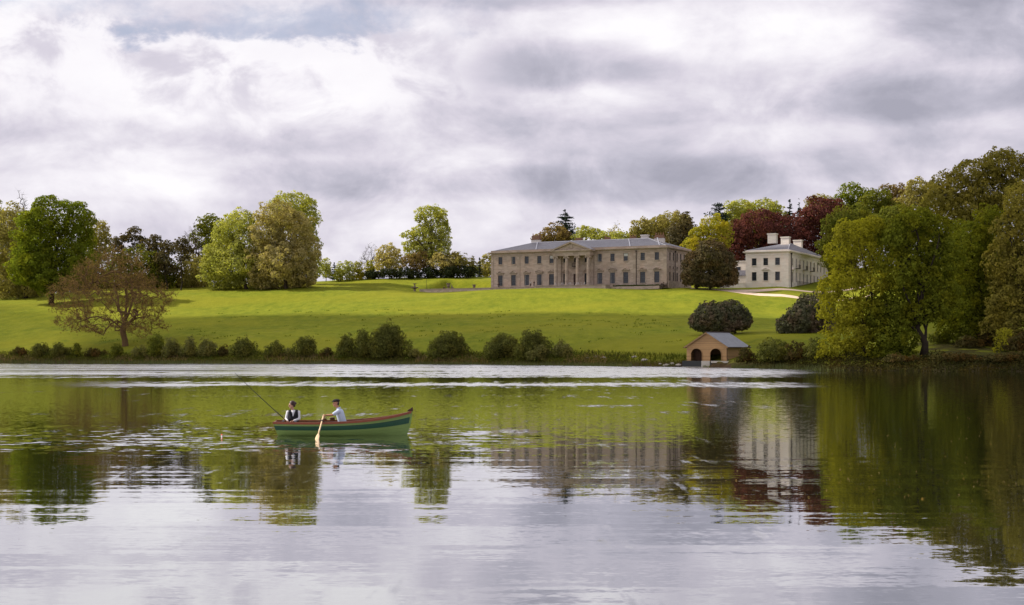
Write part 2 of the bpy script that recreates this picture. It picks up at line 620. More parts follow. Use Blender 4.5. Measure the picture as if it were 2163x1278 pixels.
def ground(X, Y):
    """height of the land (numpy arrays or floats)"""
    X = np.asarray(X, float); Y = np.asarray(Y, float)
    Ys = np.maximum(Y, 60)
    u = CX + F * X / Ys
    u = np.clip(u, -2999, 5199)
    d = np.clip(Y - shore(u), -79.9, 1480)
    i = np.clip(np.searchsorted(_cu, u) - 1, 0, len(_cu) - 2)
    t = (u - _cu[i]) / (_cu[i + 1] - _cu[i])
    t = t * t * (3 - 2 * t) * 0.6 + t * 0.4
    j = np.clip(np.searchsorted(_D, d) - 1, 0, len(_D) - 2)
    q = np.clip((d - _D[j]) / (_D[j + 1] - _D[j]), 0, 1)
    a = _tab[i, j] * (1 - q) + _tab[i, j + 1] * q
    b = _tab[i + 1, j] * (1 - q) + _tab[i + 1, j + 1] * q
    z = a * (1 - t) + b * t
    # gentle unevenness of the field
    land = np.clip(d / 20, 0, 1)
    z = z + land * (0.16 * np.sin(X * 0.11 + Y * 0.05) + 0.12 * np.sin(X * 0.043 - Y * 0.13 + 1.3) + 0.08 * np.sin(X * 0.31 + 2.1) * np.sin(Y * 0.27))
    # level ground round the house
    s = (X - HO.x) * HX.x + (Y - HO.y) * HX.y
    e = (X - HO.x) * HYV.x + (Y - HO.y) * HYV.y
    box = np.maximum(np.maximum(-25 - s, s - 95), np.maximum(-3.2 - e, e - 22))
    m = np.clip(1 - box / 5.0, 0, 1)
    m = m * m * (3 - 2 * m)
    lvl = np.where(s < 54, 19.75, 19.75 + np.clip((s - 74) / 20, 0, 1) * 1.5)
    z = z * (1 - m) + np.minimum(z, lvl) * m
    # the wet dock in front of the boathouse is dug out of the bank
    bs = (X - BHO[0]) * BHC[0] - (Y - BHO[1]) * BHC[1]
    be = (X - BHO[0]) * BHC[1] + (Y - BHO[1]) * BHC[0]
    z = np.where((bs > -1.6) & (bs < 4.3) & (be > -14) & (be < 5), np.minimum(z, -0.5), z)
    z = np.where((bs >= 4.3) & (bs < 8.2) & (be > -14) & (be < -0.5), np.minimum(z, 0.25 + (be + 0.5) * 0.12), z)
    return z


def gz(X, Y):
    return float(ground(X, Y))


def at(u, Y, z=None):
    X = (u - CX) * Y / F
    return Vector((X, Y, gz(X, Y) if z is None else z))


def grass_mat():
    m = bpy.data.materials.new("lawn_grass")
    m.use_nodes = True
    T = NT(m.node_tree)
    pos = T.new('ShaderNodeNewGeometry').outputs['Position']
    s = T.new('ShaderNodeSeparateXYZ'); T.put(s.inputs[0], pos)
    n0 = T.noise(T.mapping(pos, scale=(0.6, 1.4, 0.2)), 0.022, 5, 0.55)
    n1 = T.noise(pos, 0.25, 6, 0.65)
    n2 = T.noise(T.mapping(pos, scale=(0.7, 1.0, 1)), 1.7, 5, 0.7)
    n3 = T.noise(pos, 0.09, 6, 0.6, 0.5)
    n4 = T.noise(T.mapping(pos, scale=(0.5, 0.16, 0.5)), 1.0, 6, 0.7)
    f = T.math('ADD', T.math('MULTIPLY_ADD', n1, 0.35, T.math('MULTIPLY', n2, 0.25)), T.math('MULTIPLY', n4, 0.40))
    c = T.mix(T.smooth(f, 0.3, 0.7), (0.094, 0.128, 0.009, 1), (0.222, 0.232, 0.019, 1))
    c = T.mix(T.math('MULTIPLY', T.smooth(n0, 0.40, 0.64), 0.55), c, (0.215, 0.205, 0.016, 1))
    # rank patches of weeds on the rough slope
    lowz = T.smooth(s.outputs[2], 12.5, 9.5)
    weeds = T.math('MULTIPLY', T.smooth(n3, 0.57, 0.70), lowz)
    weeds = T.math('MULTIPLY', weeds, T.smooth(n2, 0.40, 0.60))
    c = T.mix(T.math('MULTIPLY', weeds, 0.75), c, (0.055, 0.105, 0.012, 1))
    straw = T.math('MULTIPLY', T.smooth(T.noise(T.mapping(pos, loc=(50, 9, 0)), 0.35, 6, 0.7), 0.60, 0.72), 0.35)
    c = T.mix(T.math('MULTIPLY', straw, lowz), c, (0.26, 0.20, 0.07, 1))
    # bare bank at the water
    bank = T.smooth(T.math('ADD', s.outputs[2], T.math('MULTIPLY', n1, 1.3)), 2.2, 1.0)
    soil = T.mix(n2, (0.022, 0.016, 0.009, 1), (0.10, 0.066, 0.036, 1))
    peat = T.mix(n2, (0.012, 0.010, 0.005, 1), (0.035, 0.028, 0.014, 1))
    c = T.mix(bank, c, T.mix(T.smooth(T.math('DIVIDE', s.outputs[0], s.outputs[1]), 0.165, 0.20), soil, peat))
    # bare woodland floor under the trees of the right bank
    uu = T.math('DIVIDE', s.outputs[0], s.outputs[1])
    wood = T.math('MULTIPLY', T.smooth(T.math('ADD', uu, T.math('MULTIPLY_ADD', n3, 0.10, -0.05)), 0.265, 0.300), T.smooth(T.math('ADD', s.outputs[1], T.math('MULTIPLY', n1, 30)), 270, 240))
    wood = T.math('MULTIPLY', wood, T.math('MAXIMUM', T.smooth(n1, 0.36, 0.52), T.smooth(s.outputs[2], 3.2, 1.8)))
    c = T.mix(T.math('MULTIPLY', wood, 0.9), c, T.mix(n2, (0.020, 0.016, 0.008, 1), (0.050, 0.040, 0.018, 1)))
    b = T.new('ShaderNodeBsdfPrincipled')
    T.put(b.inputs['Base Color'], c)
    b.inputs['Roughness'].default_value = 1.0
    b.inputs['Specular IOR Level'].default_value = 0.05
    bn = T.new('ShaderNodeBump')
    bn.inputs['Strength'].default_value = 0.7; bn.inputs['Distance'].default_value = 0.35
    T.put(bn.inputs['Height'], T.math('MULTIPLY_ADD', n1, 0.6, n2))
    T.put(b.inputs['Normal'], bn.outputs[0])
    o = T.new('ShaderNodeOutputMaterial')
    T.l.new(b.outputs[0], o.inputs[0])
    return m


def build_ground():
    us = np.concatenate([np.arange(-2990, -100, 60), np.arange(-100, 2270, 8), np.arange(2270, 5190, 60)]).astype(float)
    ys = np.concatenate([np.arange(150, 200, 2.0), np.arange(200, 470, 1.0), np.arange(470, 700, 6.0), np.arange(700, 1700, 50.0), np.array([2500, 5000, 9000.])])
    U, Y = np.meshgrid(us, ys)
    X = (U - CX) * Y / F
    Z = ground(X, Y)
    Z = Z - np.clip((Y - 1500) / 60, 0, 30)
    nr, nc = U.shape
    v = np.stack([X, Y, Z], -1).reshape(-1, 3)
    i = np.arange(nr * nc).reshape(nr, nc)
    f = np.stack([i[:-1, :-1], i[:-1, 1:], i[1:, 1:], i[1:, :-1]], -1).reshape(-1, 4)
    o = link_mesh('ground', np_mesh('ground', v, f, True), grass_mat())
    tag(o, kind='structure')
    # the bank the camera stands on
    xs = np.linspace(-260, 260, 40); yy = np.array([-160, -60, -20, -6, 0, 4, 7, 9, 12, 18.])
    zz = np.array([5, 3.5, 1.9, 1.5, 1.4, 1.2, 0.6, -0.2, -1.2, -2.5])
    X, Y = np.meshgrid(xs, yy)
    Z = np.repeat(zz[:, None], len(xs), 1) + 0.15 * np.sin(X * 0.3)
    i = np.arange(X.size).reshape(X.shape)
    f = np.stack([i[:-1, :-1], i[:-1, 1:], i[1:, 1:], i[1:, :-1]], -1).reshape(-1, 4)
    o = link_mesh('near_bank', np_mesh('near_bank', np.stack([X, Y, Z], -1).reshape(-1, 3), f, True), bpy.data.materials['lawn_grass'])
    tag(o, kind='structure')


build_ground()


def water_mat():
    m = bpy.data.materials.new("lake_water")
    m.use_nodes = True
    T = NT(m.node_tree)
    g = T.new('ShaderNodeNewGeometry')
    pos = g.outputs['Position']
    s = T.new('ShaderNodeSeparateXYZ'); T.put(s.inputs[0], pos)
    px, py = s.outputs[0], s.outputs[1]

    def vec(scale_xy, loc, sc, det=2, ro=0.5, dist=0.0):
        c = T.noise(T.mapping(pos, loc=loc, scale=(scale_xy[0], scale_xy[1], 1)), sc, det, ro, dist, out='Color')
        return T.vmath('SUBTRACT', c, (0.5, 0.5, 0.5))
    # wind-ruffled streaks lying across the lake: world bands with torn edges
    wob = T.math('MULTIPLY_ADD', T.noise(T.mapping(pos, scale=(0.25, 1, 1)), 0.05, 5, 0.6), 2.0, -1.0)
    u = T.math('DIVIDE', px, py)
    rightend = T.smooth(T.math('ADD', u, T.math('MULTIPLY', wob, 0.04)), 0.235, 0.175)

    torn = T.math('MULTIPLY_ADD', T.noise(T.mapping(pos, scale=(1.0, 0.16, 1)), 0.9, 4, 0.75), 2.0, -1.0)
    torn2 = T.math('MULTIPLY_ADD', T.noise(T.mapping(pos, scale=(0.12, 0.30, 1)), 0.35, 5, 0.65), 2.0, -1.0)
    torn = T.math('ADD', torn, torn2)

    def band(a, b, soft, wamp):
        yy = T.math('ADD', py, T.math('MULTIPLY', wob, wamp))
        m = T.math('MULTIPLY', T.smooth(yy, a - soft, a + soft), T.smooth(yy, b + soft, b - soft))
        return T.smooth(T.math('ADD', m, T.math('MULTIPLY', torn, 1.3)), 0.15, 0.95)
    streak = T.smooth(T.noise(T.mapping(pos, loc=(9, 0, 0), scale=(0.03, 1, 1)), 0.16, 3, 0.6), 0.36, 0.52)
    leftgap = T.smooth(u, -0.25, -0.14)
    b1 = band(150, 275, 13, 8)
    b1 = T.math('MULTIPLY', b1, T.math('MAXIMUM', streak, leftgap))
    b2 = T.math('MULTIPLY', band(110, 125, 10, 6), T.smooth(u, -0.36, -0.22, 0.1, 1.0))
    far = T.math('MULTIPLY', T.math('MAXIMUM', b1, b2), rightend)
    # disturbed water round the boat and its wake
    wx = T.math('DIVIDE', T.math('ADD', px, 11.0), 17.0)
    wy = T.math('DIVIDE', T.math('SUBTRACT', py, 48.0), 9.0)
    wr = T.math('SQRT', T.math('ADD', T.math('MULTIPLY', wx, wx), T.math('MULTIPLY', wy, wy)))
    wake = T.smooth(T.math('ADD', wr, T.math('MULTIPLY', wob, 0.25)), 1.15, 0.35)
    patch = T.smooth(T.noise(T.mapping(pos, loc=(3, 7, 0), scale=(0.4, 1, 1)), 0.07, 3, 0.5), 0.45, 0.65)
    calm = T.math('MULTIPLY_ADD', patch, 0.3, 0.75)
    # slopes: fine wavelets smear the mirror image downwards; longer ripples show only close by
    near = T.smooth(py, 62, 30)
    fine = vec((0.6, 1.0), (0, 0, 0), 9.0, 2, 0.6)
    rip = vec((0.032, 1.0), (2, 0, 0), 1.7, 2, 0.5, 0.3)
    rip2 = vec((0.12, 1.0), (5, 3, 0), 3.4, 2, 0.5)
    swell = vec((0.05, 1.0), (2, 8, 0), 0.60, 2, 0.5, 0.2)
    chop = vec((0.50, 0.75), (1, 4, 0), 2.0, 3, 0.7)
    grain = vec((1.0, 0.14), (6, 2, 0), 1.1, 2, 0.6)
    nvec = T.vmath('SCALE', fine, scale=T.math('MULTIPLY_ADD', near, -0.064, 0.085))
    nvec = T.vmath('ADD', nvec, T.vmath('SCALE', rip, scale=T.math('MULTIPLY', calm, T.math('MULTIPLY_ADD', near, 0.030, 0.010))))
    nvec = T.vmath('ADD', nvec, T.vmath('SCALE', rip2, scale=T.math('MULTIPLY', calm, T.math('MULTIPLY_ADD', near, 0.006, 0.008))))
    nvec = T.vmath('ADD', nvec, T.vmath('SCALE', swell, scale=T.math('MULTIPLY_ADD', near, 0.008, 0.0)))
    nvec = T.vmath('ADD', nvec, T.vmath('SCALE', chop, scale=T.math('ADD', T.math('MULTIPLY', wake, 0.24), T.math('MULTIPLY', far, 0.10))))
    nvec = T.vmath('ADD', nvec, T.vmath('SCALE', grain, scale=T.math('ADD', T.math('MULTIPLY', far, 0.20), T.math('MULTIPLY', wake, 0.06))))
    nvec = T.vmath('MULTIPLY', nvec, (0.30, 1.0, 0.0))
    N = T.vmath('NORMALIZE', T.vmath('ADD', g.outputs['Normal'], nvec))
    rough = T.math('ADD', 0.018, T.math('MULTIPLY', far, 0.26))
    gl = T.new('ShaderNodeBsdfGlossy', distribution='GGX')
    gl.inputs[0].default_value = (0.93, 0.94, 0.95, 1)
    T.put(gl.inputs['Roughness'], rough)
    T.put(gl.inputs['Normal'], N)
    df = T.new('ShaderNodeBsdfDiffuse')
    df.inputs[0].default_value = (0.020, 0.022, 0.010, 1)
    lw = T.new('ShaderNodeFresnel')
    lw.inputs['IOR'].default_value = 1.33
    T.put(lw.inputs['Normal'], N)
    fac = T.math('POWER', lw.outputs[0], 0.30)
    mx = T.new('ShaderNodeMixShader')
    T.put(mx.inputs[0], fac)
    T.l.new(df.outputs[0], mx.inputs[1]); T.l.new(gl.outputs[0], mx.inputs[2])
    o = T.new('ShaderNodeOutputMaterial')
    T.l.new(mx.outputs[0], o.inputs[0])
    return m


def build_lake():
    mb = MB()
    mb.add([(-1200, -4, 0), (1200, -4, 0), (1200, 395, 0), (-1200, 395, 0)], [(0, 1, 2, 3)])
    tag(mb.build('lake', water_mat()), kind='structure')


build_lake()

# ------------------------------------------------------------------ buildings
SAND = stone_mat('sandstone_ashlar', (0.45, 0.365, 0.30), (0.335, 0.268, 0.222), stain=0.35)
SAND_T = stone_mat('sandstone_trim', (0.43, 0.35, 0.285), (0.31, 0.248, 0.202), 1.6, 0.6, 0.008, 0.5)
CREAM = stone_mat('cream_limestone', (0.80, 0.73, 0.645), (0.72, 0.65, 0.57), 1.1, 0.4, 0.006, 0.06)
CREAM_T = stone_mat('cream_trim', (0.78, 0.72, 0.64), (0.66, 0.60, 0.52), 1.6, 0.6, 0.004, 0.10)
SLATE = slate_mat('roof_slate', (0.165, 0.16, 0.185))
LEAD = simple('lead_flashing', (0.50, 0.50, 0.54), 0.5, 0.4)
GLASS = glass_mat()
SASH = simple('dark_sash_paint', (0.075, 0.085, 0.095), 0.5)
BLIND = simple('white_blind', (0.6, 0.6, 0.58), 0.8)
CURTAIN = simple('grey_curtain', (0.26, 0.26, 0.26), 0.9)
PIPE = simple('cast_iron_pipe', (0.055, 0.04, 0.035), 0.6)
WHITEW = simple('whitewashed_render', (0.62, 0.58, 0.54), 0.9, var=0.25)
BRICK = simple('old_chimney_brick', (0.20, 0.115, 0.075), 0.95, var=0.4, scale=2.5)
POT = simple('terracotta_pot', (0.30, 0.155, 0.085), 0.9)
DOORM = simple('dark_red_door', (0.045, 0.02, 0.018), 0.5)


def wall_holes(mb, L, z0, z1, holes, depth=0.22, y=0.0):
    """front wall in the xz plane, outside towards -y; holes (x0,x1,z0,z1) get real reveals"""
    xs = sorted(set([0, L] + [h[0] for h in holes] + [h[1] for h in holes]))
    zs = sorted(set([z0, z1] + [h[2] for h in holes] + [h[3] for h in holes]))
    for a, b in zip(xs, xs[1:]):
        for c, d in zip(zs, zs[1:]):
            mx, mz = (a + b) / 2, (c + d) / 2
            if any(h[0] < mx < h[1] and h[2] < mz < h[3] for h in holes):
                continue
            mb.add([(a, y, c), (b, y, c), (b, y, d), (a, y, d)], [(0, 1, 2, 3)])
    for a, b, c, d in holes:
        e = y + depth
        mb.add([(a, y, c), (a, e, c), (a, e, d), (a, y, d)], [(0, 1, 2, 3)])
        mb.add([(b, y, c), (b, y, d), (b, e, d), (b, e, c)], [(0, 1, 2, 3)])
        mb.add([(a, y, d), (a, e, d), (b, e, d), (b, y, d)], [(0, 1, 2, 3)])
        mb.add([(a, y, c), (b, y, c), (b, e, c), (a, e, c)], [(0, 1, 2, 3)])
    return mb


def rot_mb(mb, ang, off):
    """turn a wall made along +x to another side of the house"""
    c, s = math.cos(ang), math.sin(ang)
    mb.v = [(x * c - y * s + off[0], x * s + y * c + off[1], z + off[2]) for x, y, z in mb.v]
    return mb


def sash_window(parent, hole, trim, xf, rows=4, cols=3, hood=None, blind=0.0, curtain=False, bars=True):
    """window (frame and glazing bars) with pane, sill, surround, hood as its pieces"""
    a, b, c, d = hole
    y = 0.15
    fr = MB()
    t = 0.07
    fr.box(a, a + t, y, y + 0.06, c, d); fr.box(b - t, b, y, y + 0.06, c, d)
    fr.box(a + t, b - t, y, y + 0.06, d - t, d); fr.box(a + t, b - t, y, y + 0.06, c, c + t)
    zm = (c + d) / 2
    fr.box(a + t, b - t, y - 0.006, y + 0.05, zm - 0.035, zm + 0.035)
    if bars:
        for k in range(1, cols):
            x = a + (b - a) * k / cols
            fr.box(x - 0.017, x + 0.017, y + 0.012, y + 0.045, c + t, zm - 0.035)
            fr.box(x - 0.017, x + 0.017, y + 0.012, y + 0.045, zm + 0.035, d - t)
        for k in range(1, rows):
            if k * 2 == rows:
                continue
            z = c + (d - c) * k / rows
            fr.box(a + t, b - t, y + 0.008, y + 0.047, z - 0.017, z + 0.017)
    w = rot_mb(fr, *xf).build('window', SASH, parent)
    p = MB().box(a + 0.01, b - 0.01, y + 0.05, y + 0.07, c + 0.01, d - 0.01)
    rot_mb(p, *xf).build('pane', GLASS, w)
    if blind:
        q = MB().box(a + t, b - t, y + 0.025, y + 0.045, d - (d - c) * blind, d - t)
        rot_mb(q, *xf).build('blind', BLIND, w)
    if curtain:
        q = MB()
        for k in range(4):
            q.box(a + t + k * 0.06, a + t + k * 0.06 + 0.05, y + 0.03 + 0.006 * (k % 2), y + 0.048, c + t, d - t)
        rot_mb(q, *xf).build('curtain', CURTAIN, w)
    s = MB().box(a - 0.18, b + 0.18, -0.14, 0.10, c - 0.16, c - 0.003)
    rot_mb(s, *xf).build('sill', trim, w)
    if hood is not None:
        q = MB()
        q.box(a - 0.20, a - 0.012, -0.06, 0.02, c - 0.003, d + 0.22)
        q.box(b + 0.012, b + 0.20, -0.06, 0.02, c - 0.003, d + 0.22)
        q.box(a - 0.012, b + 0.012, -0.06, 0.02, d + 0.012, d + 0.22)
        rot_mb(q, *xf).build('surround', trim, w)
        q = MB()
        h0 = d + 0.55
        q.box(a - 0.28, b + 0.28, -0.10, 0.02, d + 0.223, h0 - 0.02)
        q.box(a - 0.50, b + 0.50, -0.46, 0.02, h0, h0 + 0.13)
        xm, hw, hh = (a + b) / 2, (b - a) / 2 + 0.50, 0.55
        if hood == 'tri':
            q.prism([(xm - hw, h0 + 0.13), (xm - hw + 0.42, h0 + 0.133), (xm, h0 + hh - 0.02), (xm + hw - 0.42, h0 + 0.133), (xm + hw, h0 + 0.13), (xm, h0 + 0.16 + hh)][:6], -0.44, 0.02)
            q.prism([(xm - hw + 0.42, h0 + 0.133), (xm + hw - 0.42, h0 + 0.133), (xm, h0 + hh - 0.02)], -0.12, 0.018)
        else:
            n = 10
            top = [(xm - hw * math.cos(math.pi * k / n), h0 + 0.13 + (hh + 0.02) * math.sin(math.pi * k / n)) for k in range(n + 1)]
            for k in range(n):
                (x0, z0), (x1, z1) = top[k], top[k + 1]
                q.prism([(x0, max(z0 - 0.14, h0 + 0.131)), (x1, max(z1 - 0.14, h0 + 0.131)), (x1, z1 + 0.002), (x0, z0 + 0.002)], -0.44, 0.02)
            inner = [(xm + (x - xm) * 0.86, h0 + 0.132 + (z - h0 - 0.13) * 0.78) for x, z in top]
            q.prism(inner, -0.12, 0.018)
        rot_mb(q, *xf).build('hood', trim, w)
    elif hood is None:
        q = MB()
        q.box(a - 0.16, a - 0.012, -0.045, 0.02, c - 0.003, d + 0.16)
        q.box(b + 0.012, b + 0.16, -0.045, 0.02, c - 0.003, d + 0.16)
        q.box(a - 0.012, b + 0.012, -0.045, 0.02, d + 0.012, d + 0.16)
        rot_mb(q, *xf).build('surround', trim, w)
    return w


def ring_band(L, D, z0, z1, out, inn=0.02):
    """a moulding running round a rectangular house: four bars, butted"""
    mb = MB()
    mb.box(-out, L + out, -out, inn, z0, z1)
    mb.box(-out, L + out, D - inn, D + out, z0, z1)
    mb.box(-out, inn, inn, D - inn, z0, z1)
    mb.box(L - inn, L + out, inn, D - inn, z0, z1)
    return mb


def hip_roof(L, D, z0, zr, ov, parent, run=None, mat=SLATE, courses=10):
    """hipped slate roof with stepped courses and lead hips"""
    run = run or D / 2
    x0, x1, y0, y1 = -ov, L + ov, -ov, D + ov
    mb = MB()
    for k in range(courses):
        t0, t1 = k / courses, (k + 1) / courses
        def q(t, dz=0.0):
            i = t * (D / 2 + ov)
            j = t * (run + ov)
            return [(x0 + j, y0 + i, z0 + (zr - z0) * t + dz), (x1 - j, y0 + i, z0 + (zr - z0) * t + dz), (x1 - j, y1 - i, z0 + (zr - z0) * t + dz), (x0 + j, y1 - i, z0 + (zr - z0) * t + dz)]
        a, b = q(t0, 0.035), q(t1, 0.0)
        c = q(t0, -0.01)
        mb.add(a + b, [(0, 1, 5, 4), (1, 2, 6, 5), (2, 3, 7, 6), (3, 0, 4, 7)])
        mb.add(c + a, [(0, 1, 5, 4), (1, 2, 6, 5), (2, 3, 7, 6), (3, 0, 4, 7)])
    r = mb.build('roof', mat, parent)
    lead = MB()
    yc = D / 2
    for (ex, ey, rx) in ((x0, y0, x0 + run + ov), (x1, y0, x1 - run - ov), (x0, y1, x0 + run + ov), (x1, y1, x1 - run - ov)):
        lead.tube([(ex, ey, z0 + 0.06), (rx, yc, zr + 0.04)], 0.11, 6)
    lead.tube([(x0 + run + ov, yc, zr + 0.05), (x1 - run - ov, yc, zr + 0.05)], 0.12, 6)
    lead.build('ridge_flashing', LEAD, r)
    return r


def fs(u):
    k = (u - CX) / F
    return (k * HO.y - HO.x) / (HX.x - HX.y * k)


def chimney(parent, x, y, z0, z1, w, d, mat, cap, pots=0, upper=None):
    mb = MB()
    zt = z1 - 0.3
    if upper:
        zm = z0 + (z1 - z0) * 0.68
        mb.box(x - w / 2, x + w / 2, y - d / 2, y + d / 2, z0, zm)
        c = mb.build('chimney', mat, parent)
        u = MB()
        u.box(x - w / 2 - 0.12, x + w / 2 + 0.12, y - d / 2 - 0.12, y + d / 2 + 0.12, zm + 0.002, zm + 0.28)
        u.box(x - w / 2 + 0.15, x + w / 2 - 0.15, y - d / 2 + 0.1, y + d / 2 - 0.1, zm + 0.282, z1)
        u.build('chimney_head', upper, c)
        zt = z1
    else:
        mb.box(x - w / 2, x + w / 2, y - d / 2, y + d / 2, z0, zt)
        c = mb.build('chimney', mat, parent)
        MB().box(x - w / 2 - 0.15, x + w / 2 + 0.15, y - d / 2 - 0.15, y + d / 2 + 0.15, zt + 0.002, z1).build('chimney_cap', cap, c)
        zt = z1
    for k in range(pots):
        px = x - w / 2 + 0.3 + (w - 0.6) * (k / max(pots - 1, 1))
        MB().lathe([(0.15, 0), (0.17, 0.08), (0.13, 0.12), (0.12, 0.55), (0.15, 0.6), (0.14, 0.68)], 8, (px, y, zt + 0.002)).build('chimney_pot', POT, c)
    return c


def build_main_house():
    L, D = 53.8, 20.0
    root = empty('country_house', tuple(HO), HOUSE_A, 'long brown stone country house with columned portico and grey hipped roof', 'house')
    I = (0.0, (0, 0, 0))
    lowers = [fs(u) for u in (1057.0, 1084.6, 1112.6, 1139.2, 1165.0, 1266.7, 1293.7, 1321.7, 1357.5, 1387.5)]
    # three windows behind the portico
    pc = fs(1216.5)
    ports = [pc - 3.25, pc, pc + 3.25]
    holes, wins = [], []
    for i, s in enumerate(lowers):
        h = (s - 0.74, s + 0.74, 0.82, 3.86)
        holes.append(h); wins.append((h, 'seg' if i in (3, 6) else 'tri', i, 'low'))
        h = (s - 0.62, s + 0.62, 7.0, 9.12)
        holes.append(h); wins.append((h, None, i, 'up'))
    for i, s in enumerate(ports):
        if i == 1:
            door = (s - 0.75, s + 0.75, 0.25, 3.75)
            holes.append(door)
        else:
            h = (s - 0.62, s + 0.62, 0.82, 3.86)
            holes.append(h); wins.append((h, 'tri', 20 + i, 'low'))
        h = (s - 0.6, s + 0.6, 7.0, 9.12)
        holes.append(h); wins.append((h, None, 20 + i, 'up'))
    wall_holes(MB(), L, -0.6, 10.3, holes).build('front_wall', SAND, root)
    # right side wall with three tall windows above, small middle ones, three below
    xr = (math.pi / 2, (L, 0, 0))
    sh, sw = [], []
    for k in range(6):
        s = 2.6 + k * 2.9
        for (hw, c, d, kind) in ((0.5, 7.0, 9.2, 'up'), (0.42, 4.7, 5.4, 'mid'), (0.5, 1.2, 3.8, 'low')):
            h = (s - hw, s + hw, c, d)
            sh.append(h); sw.append((h, kind))
    rot_mb(wall_holes(MB(), D, -0.6, 10.3, sh), *xr).build('side_wall', SAND, root)
    rot_mb(wall_holes(MB(), D, -0.6, 10.3, []), -math.pi / 2, (0, D, 0)).build('side_wall', SAND, root)
    rot_mb(wall_holes(MB(), L, -0.6, 10.3, []), math.pi, (L, D, 0)).build('rear_wall', SAND, root)
    for h, hood, i, lv in wins:
        blind = 0.38 if (i, lv) in ((4, 'up'), (7, 'up')) else 0
        cur = (lv == 'low' and i in (2, 3, 5, 6)) or (lv == 'up' and i in (1, 5))
        sash_window(root, h, SAND_T, I, rows=6 if lv == 'low' else 4, hood=hood, blind=blind, curtain=cur, bars=lv == 'up' or i not in (2, 3, 5, 6))
    for h, kind in sw:
        sash_window(root, h, SAND_T, xr, rows=2 if kind == 'mid' else 4, cols=2)
    # door
    a, b, c, d = door
    dd = MB()
    dd.box(a + 0.02, b - 0.02, 0.15, 0.2, c, d)
    for k in range(2):
        for (z0, z1) in ((0.5, 1.5), (1.75, 3.4)):
            x0 = a + 0.15 + k * 0.68
            dd.box(x0, x0 + 0.52, 0.13, 0.148, c + z0 - 0.2, c + z1 - 0.2)
    dr = dd.build('door', DOORM, root)
    MB().ball(((a + b) / 2 + 0.1, 0.1, c + 1.1), 0.05).build('handle', LEAD, dr)
    # corner pilasters, plinth, string course, cornice, blocking course
    pl = ring_band(L, D, -0.6, 0.42, 0.10)
    pl.build('plinth', SAND_T, root)
    for (s0, s1) in ((-0.05, 0.65), (fs(1095.5) - 0.45, fs(1095.5) + 0.45), (fs(1340) - 0.45, fs(1340) + 0.45), (L - 0.9, L + 0.05)):
        MB().box(s0, s1, -0.085, 0.02, 0.424, 9.45).build('pilaster', SAND_T, root)
    ring_band(L, D, 9.46, 9.66, 0.12).build('string_course', SAND_T, root)
    co = ring_band(L, D, 10.05, 10.27, 0.34)
    co.build('cornice_bed', SAND_T, root)
    ring_band(L, D, 10.275, 10.52, 0.72).build('cornice', SAND_T, root)
    den = MB()
    n = int(L / 0.62)
    for k in range(n):
        x = 0.1 + k * 0.62
        den.box(x, x + 0.3, -0.52, -0.343, 10.08, 10.272)
    for k in range(int(D / 0.62)):
        y = 0.1 + k * 0.62
        den.box(L + 0.343, L + 0.52, y, y + 0.3, 10.08, 10.272)
    tag(den.build('dentil_row', SAND_T, root), kind='stuff')
    ring_band(L, D, 10.522, 11.0, 0.10, 0.35).build('blocking_course', SAND_T, root)
    roof = hip_roof(L, D, 10.85, 13.75, -0.2, root, run=9.0)
    # lead valleys seen on the front slope
    v = MB()
    for u0, du in ((1131, -4.0), (1330, -4.2), (1392, -4.2)):
        s = fs(u0)
        v.tube([(s, 0.35, 11.0), (s + du, 9.8, 13.86)], 0.14, 6)
    v.build('valley_flashing', LEAD, roof)
    for (u, y, top, w, pots, kind) in ((1119.5, 11.5, 15.9, 2.7, 2, 1), (1205, 14, 15.0, 2.2, 0, 1), (1267, 14, 14.9, 1.9, 1, 1), (1325, 13, 14.6, 2.0, 3, 1), (1354, 12, 15.0, 2.0, 0, 0), (1386, 12, 14.8, 2.8, 4, 1)):
        chimney(roof, fs(u) - 3.5, y, 12.0, top, w, 1.3, WHITEW, WHITEW, pots, BRICK if kind else None)
    # ---- portico
    pd = 2.7
    c0 = fs(1172.5) + 1.35
    cols = [pc - 4.95, pc - 1.65, pc + 1.65, pc + 4.95]
    px0, px1 = cols[0] - 0.75, cols[-1] + 0.75
    MB().box(px0 - 0.5, px1 + 0.5, -pd - 0.9, -0.11, -0.6, 0.2).build('portico_floor', SAND_T, root)
    for x in cols:
        prof = [(0.58, 0.42), (0.62, 0.5), (0.58, 0.62), (0.50, 0.68), (0.50, 0.75)]
        for k in range(9):
            t = k / 8
            prof.append((0.49 - 0.085 * t ** 1.6, 0.78 + t * 7.35))
        c = MB().lathe(prof, 20, (x, -pd, 0)).build('column', SAND_T, root, True)
        MB().box(x - 0.66, x + 0.66, -pd - 0.66, -pd + 0.66, 0.202, 0.418).build('base', SAND_T, c)
        cp = MB()
        cp.lathe([(0.41, 8.135), (0.47, 8.2), (0.50, 8.28), (0.46, 8.33)], 16, (x, -pd, 0))
        cp.box(x - 0.62, x + 0.62, -pd - 0.5, -pd + 0.5, 8.335, 8.52)
        for sx in (-1, 1):
            cp.tube([(x + sx * 0.60, -pd - 0.52, 8.20), (x + sx * 0.60, -pd + 0.52, 8.20)], 0.24, 12)
        cp.box(x - 0.72, x + 0.72, -pd - 0.62, -pd + 0.62, 8.522, 8.66)
        cp.build('capital', SAND_T, c)
    for x in (cols[0], cols[-1]):
        MB().box(x - 0.5, x + 0.5, -0.32, -0.087, 0.43, 8.66).build('pilaster', SAND_T, root)
    e = MB()
    e.box(px0, px1, -pd - 0.6, -0.11, 8.662, 9.25)
    e.box(px0 + 0.04, px1 - 0.04, -pd - 0.56, -0.11, 9.252, 9.95)
    e.build('entablature', SAND_T, root)
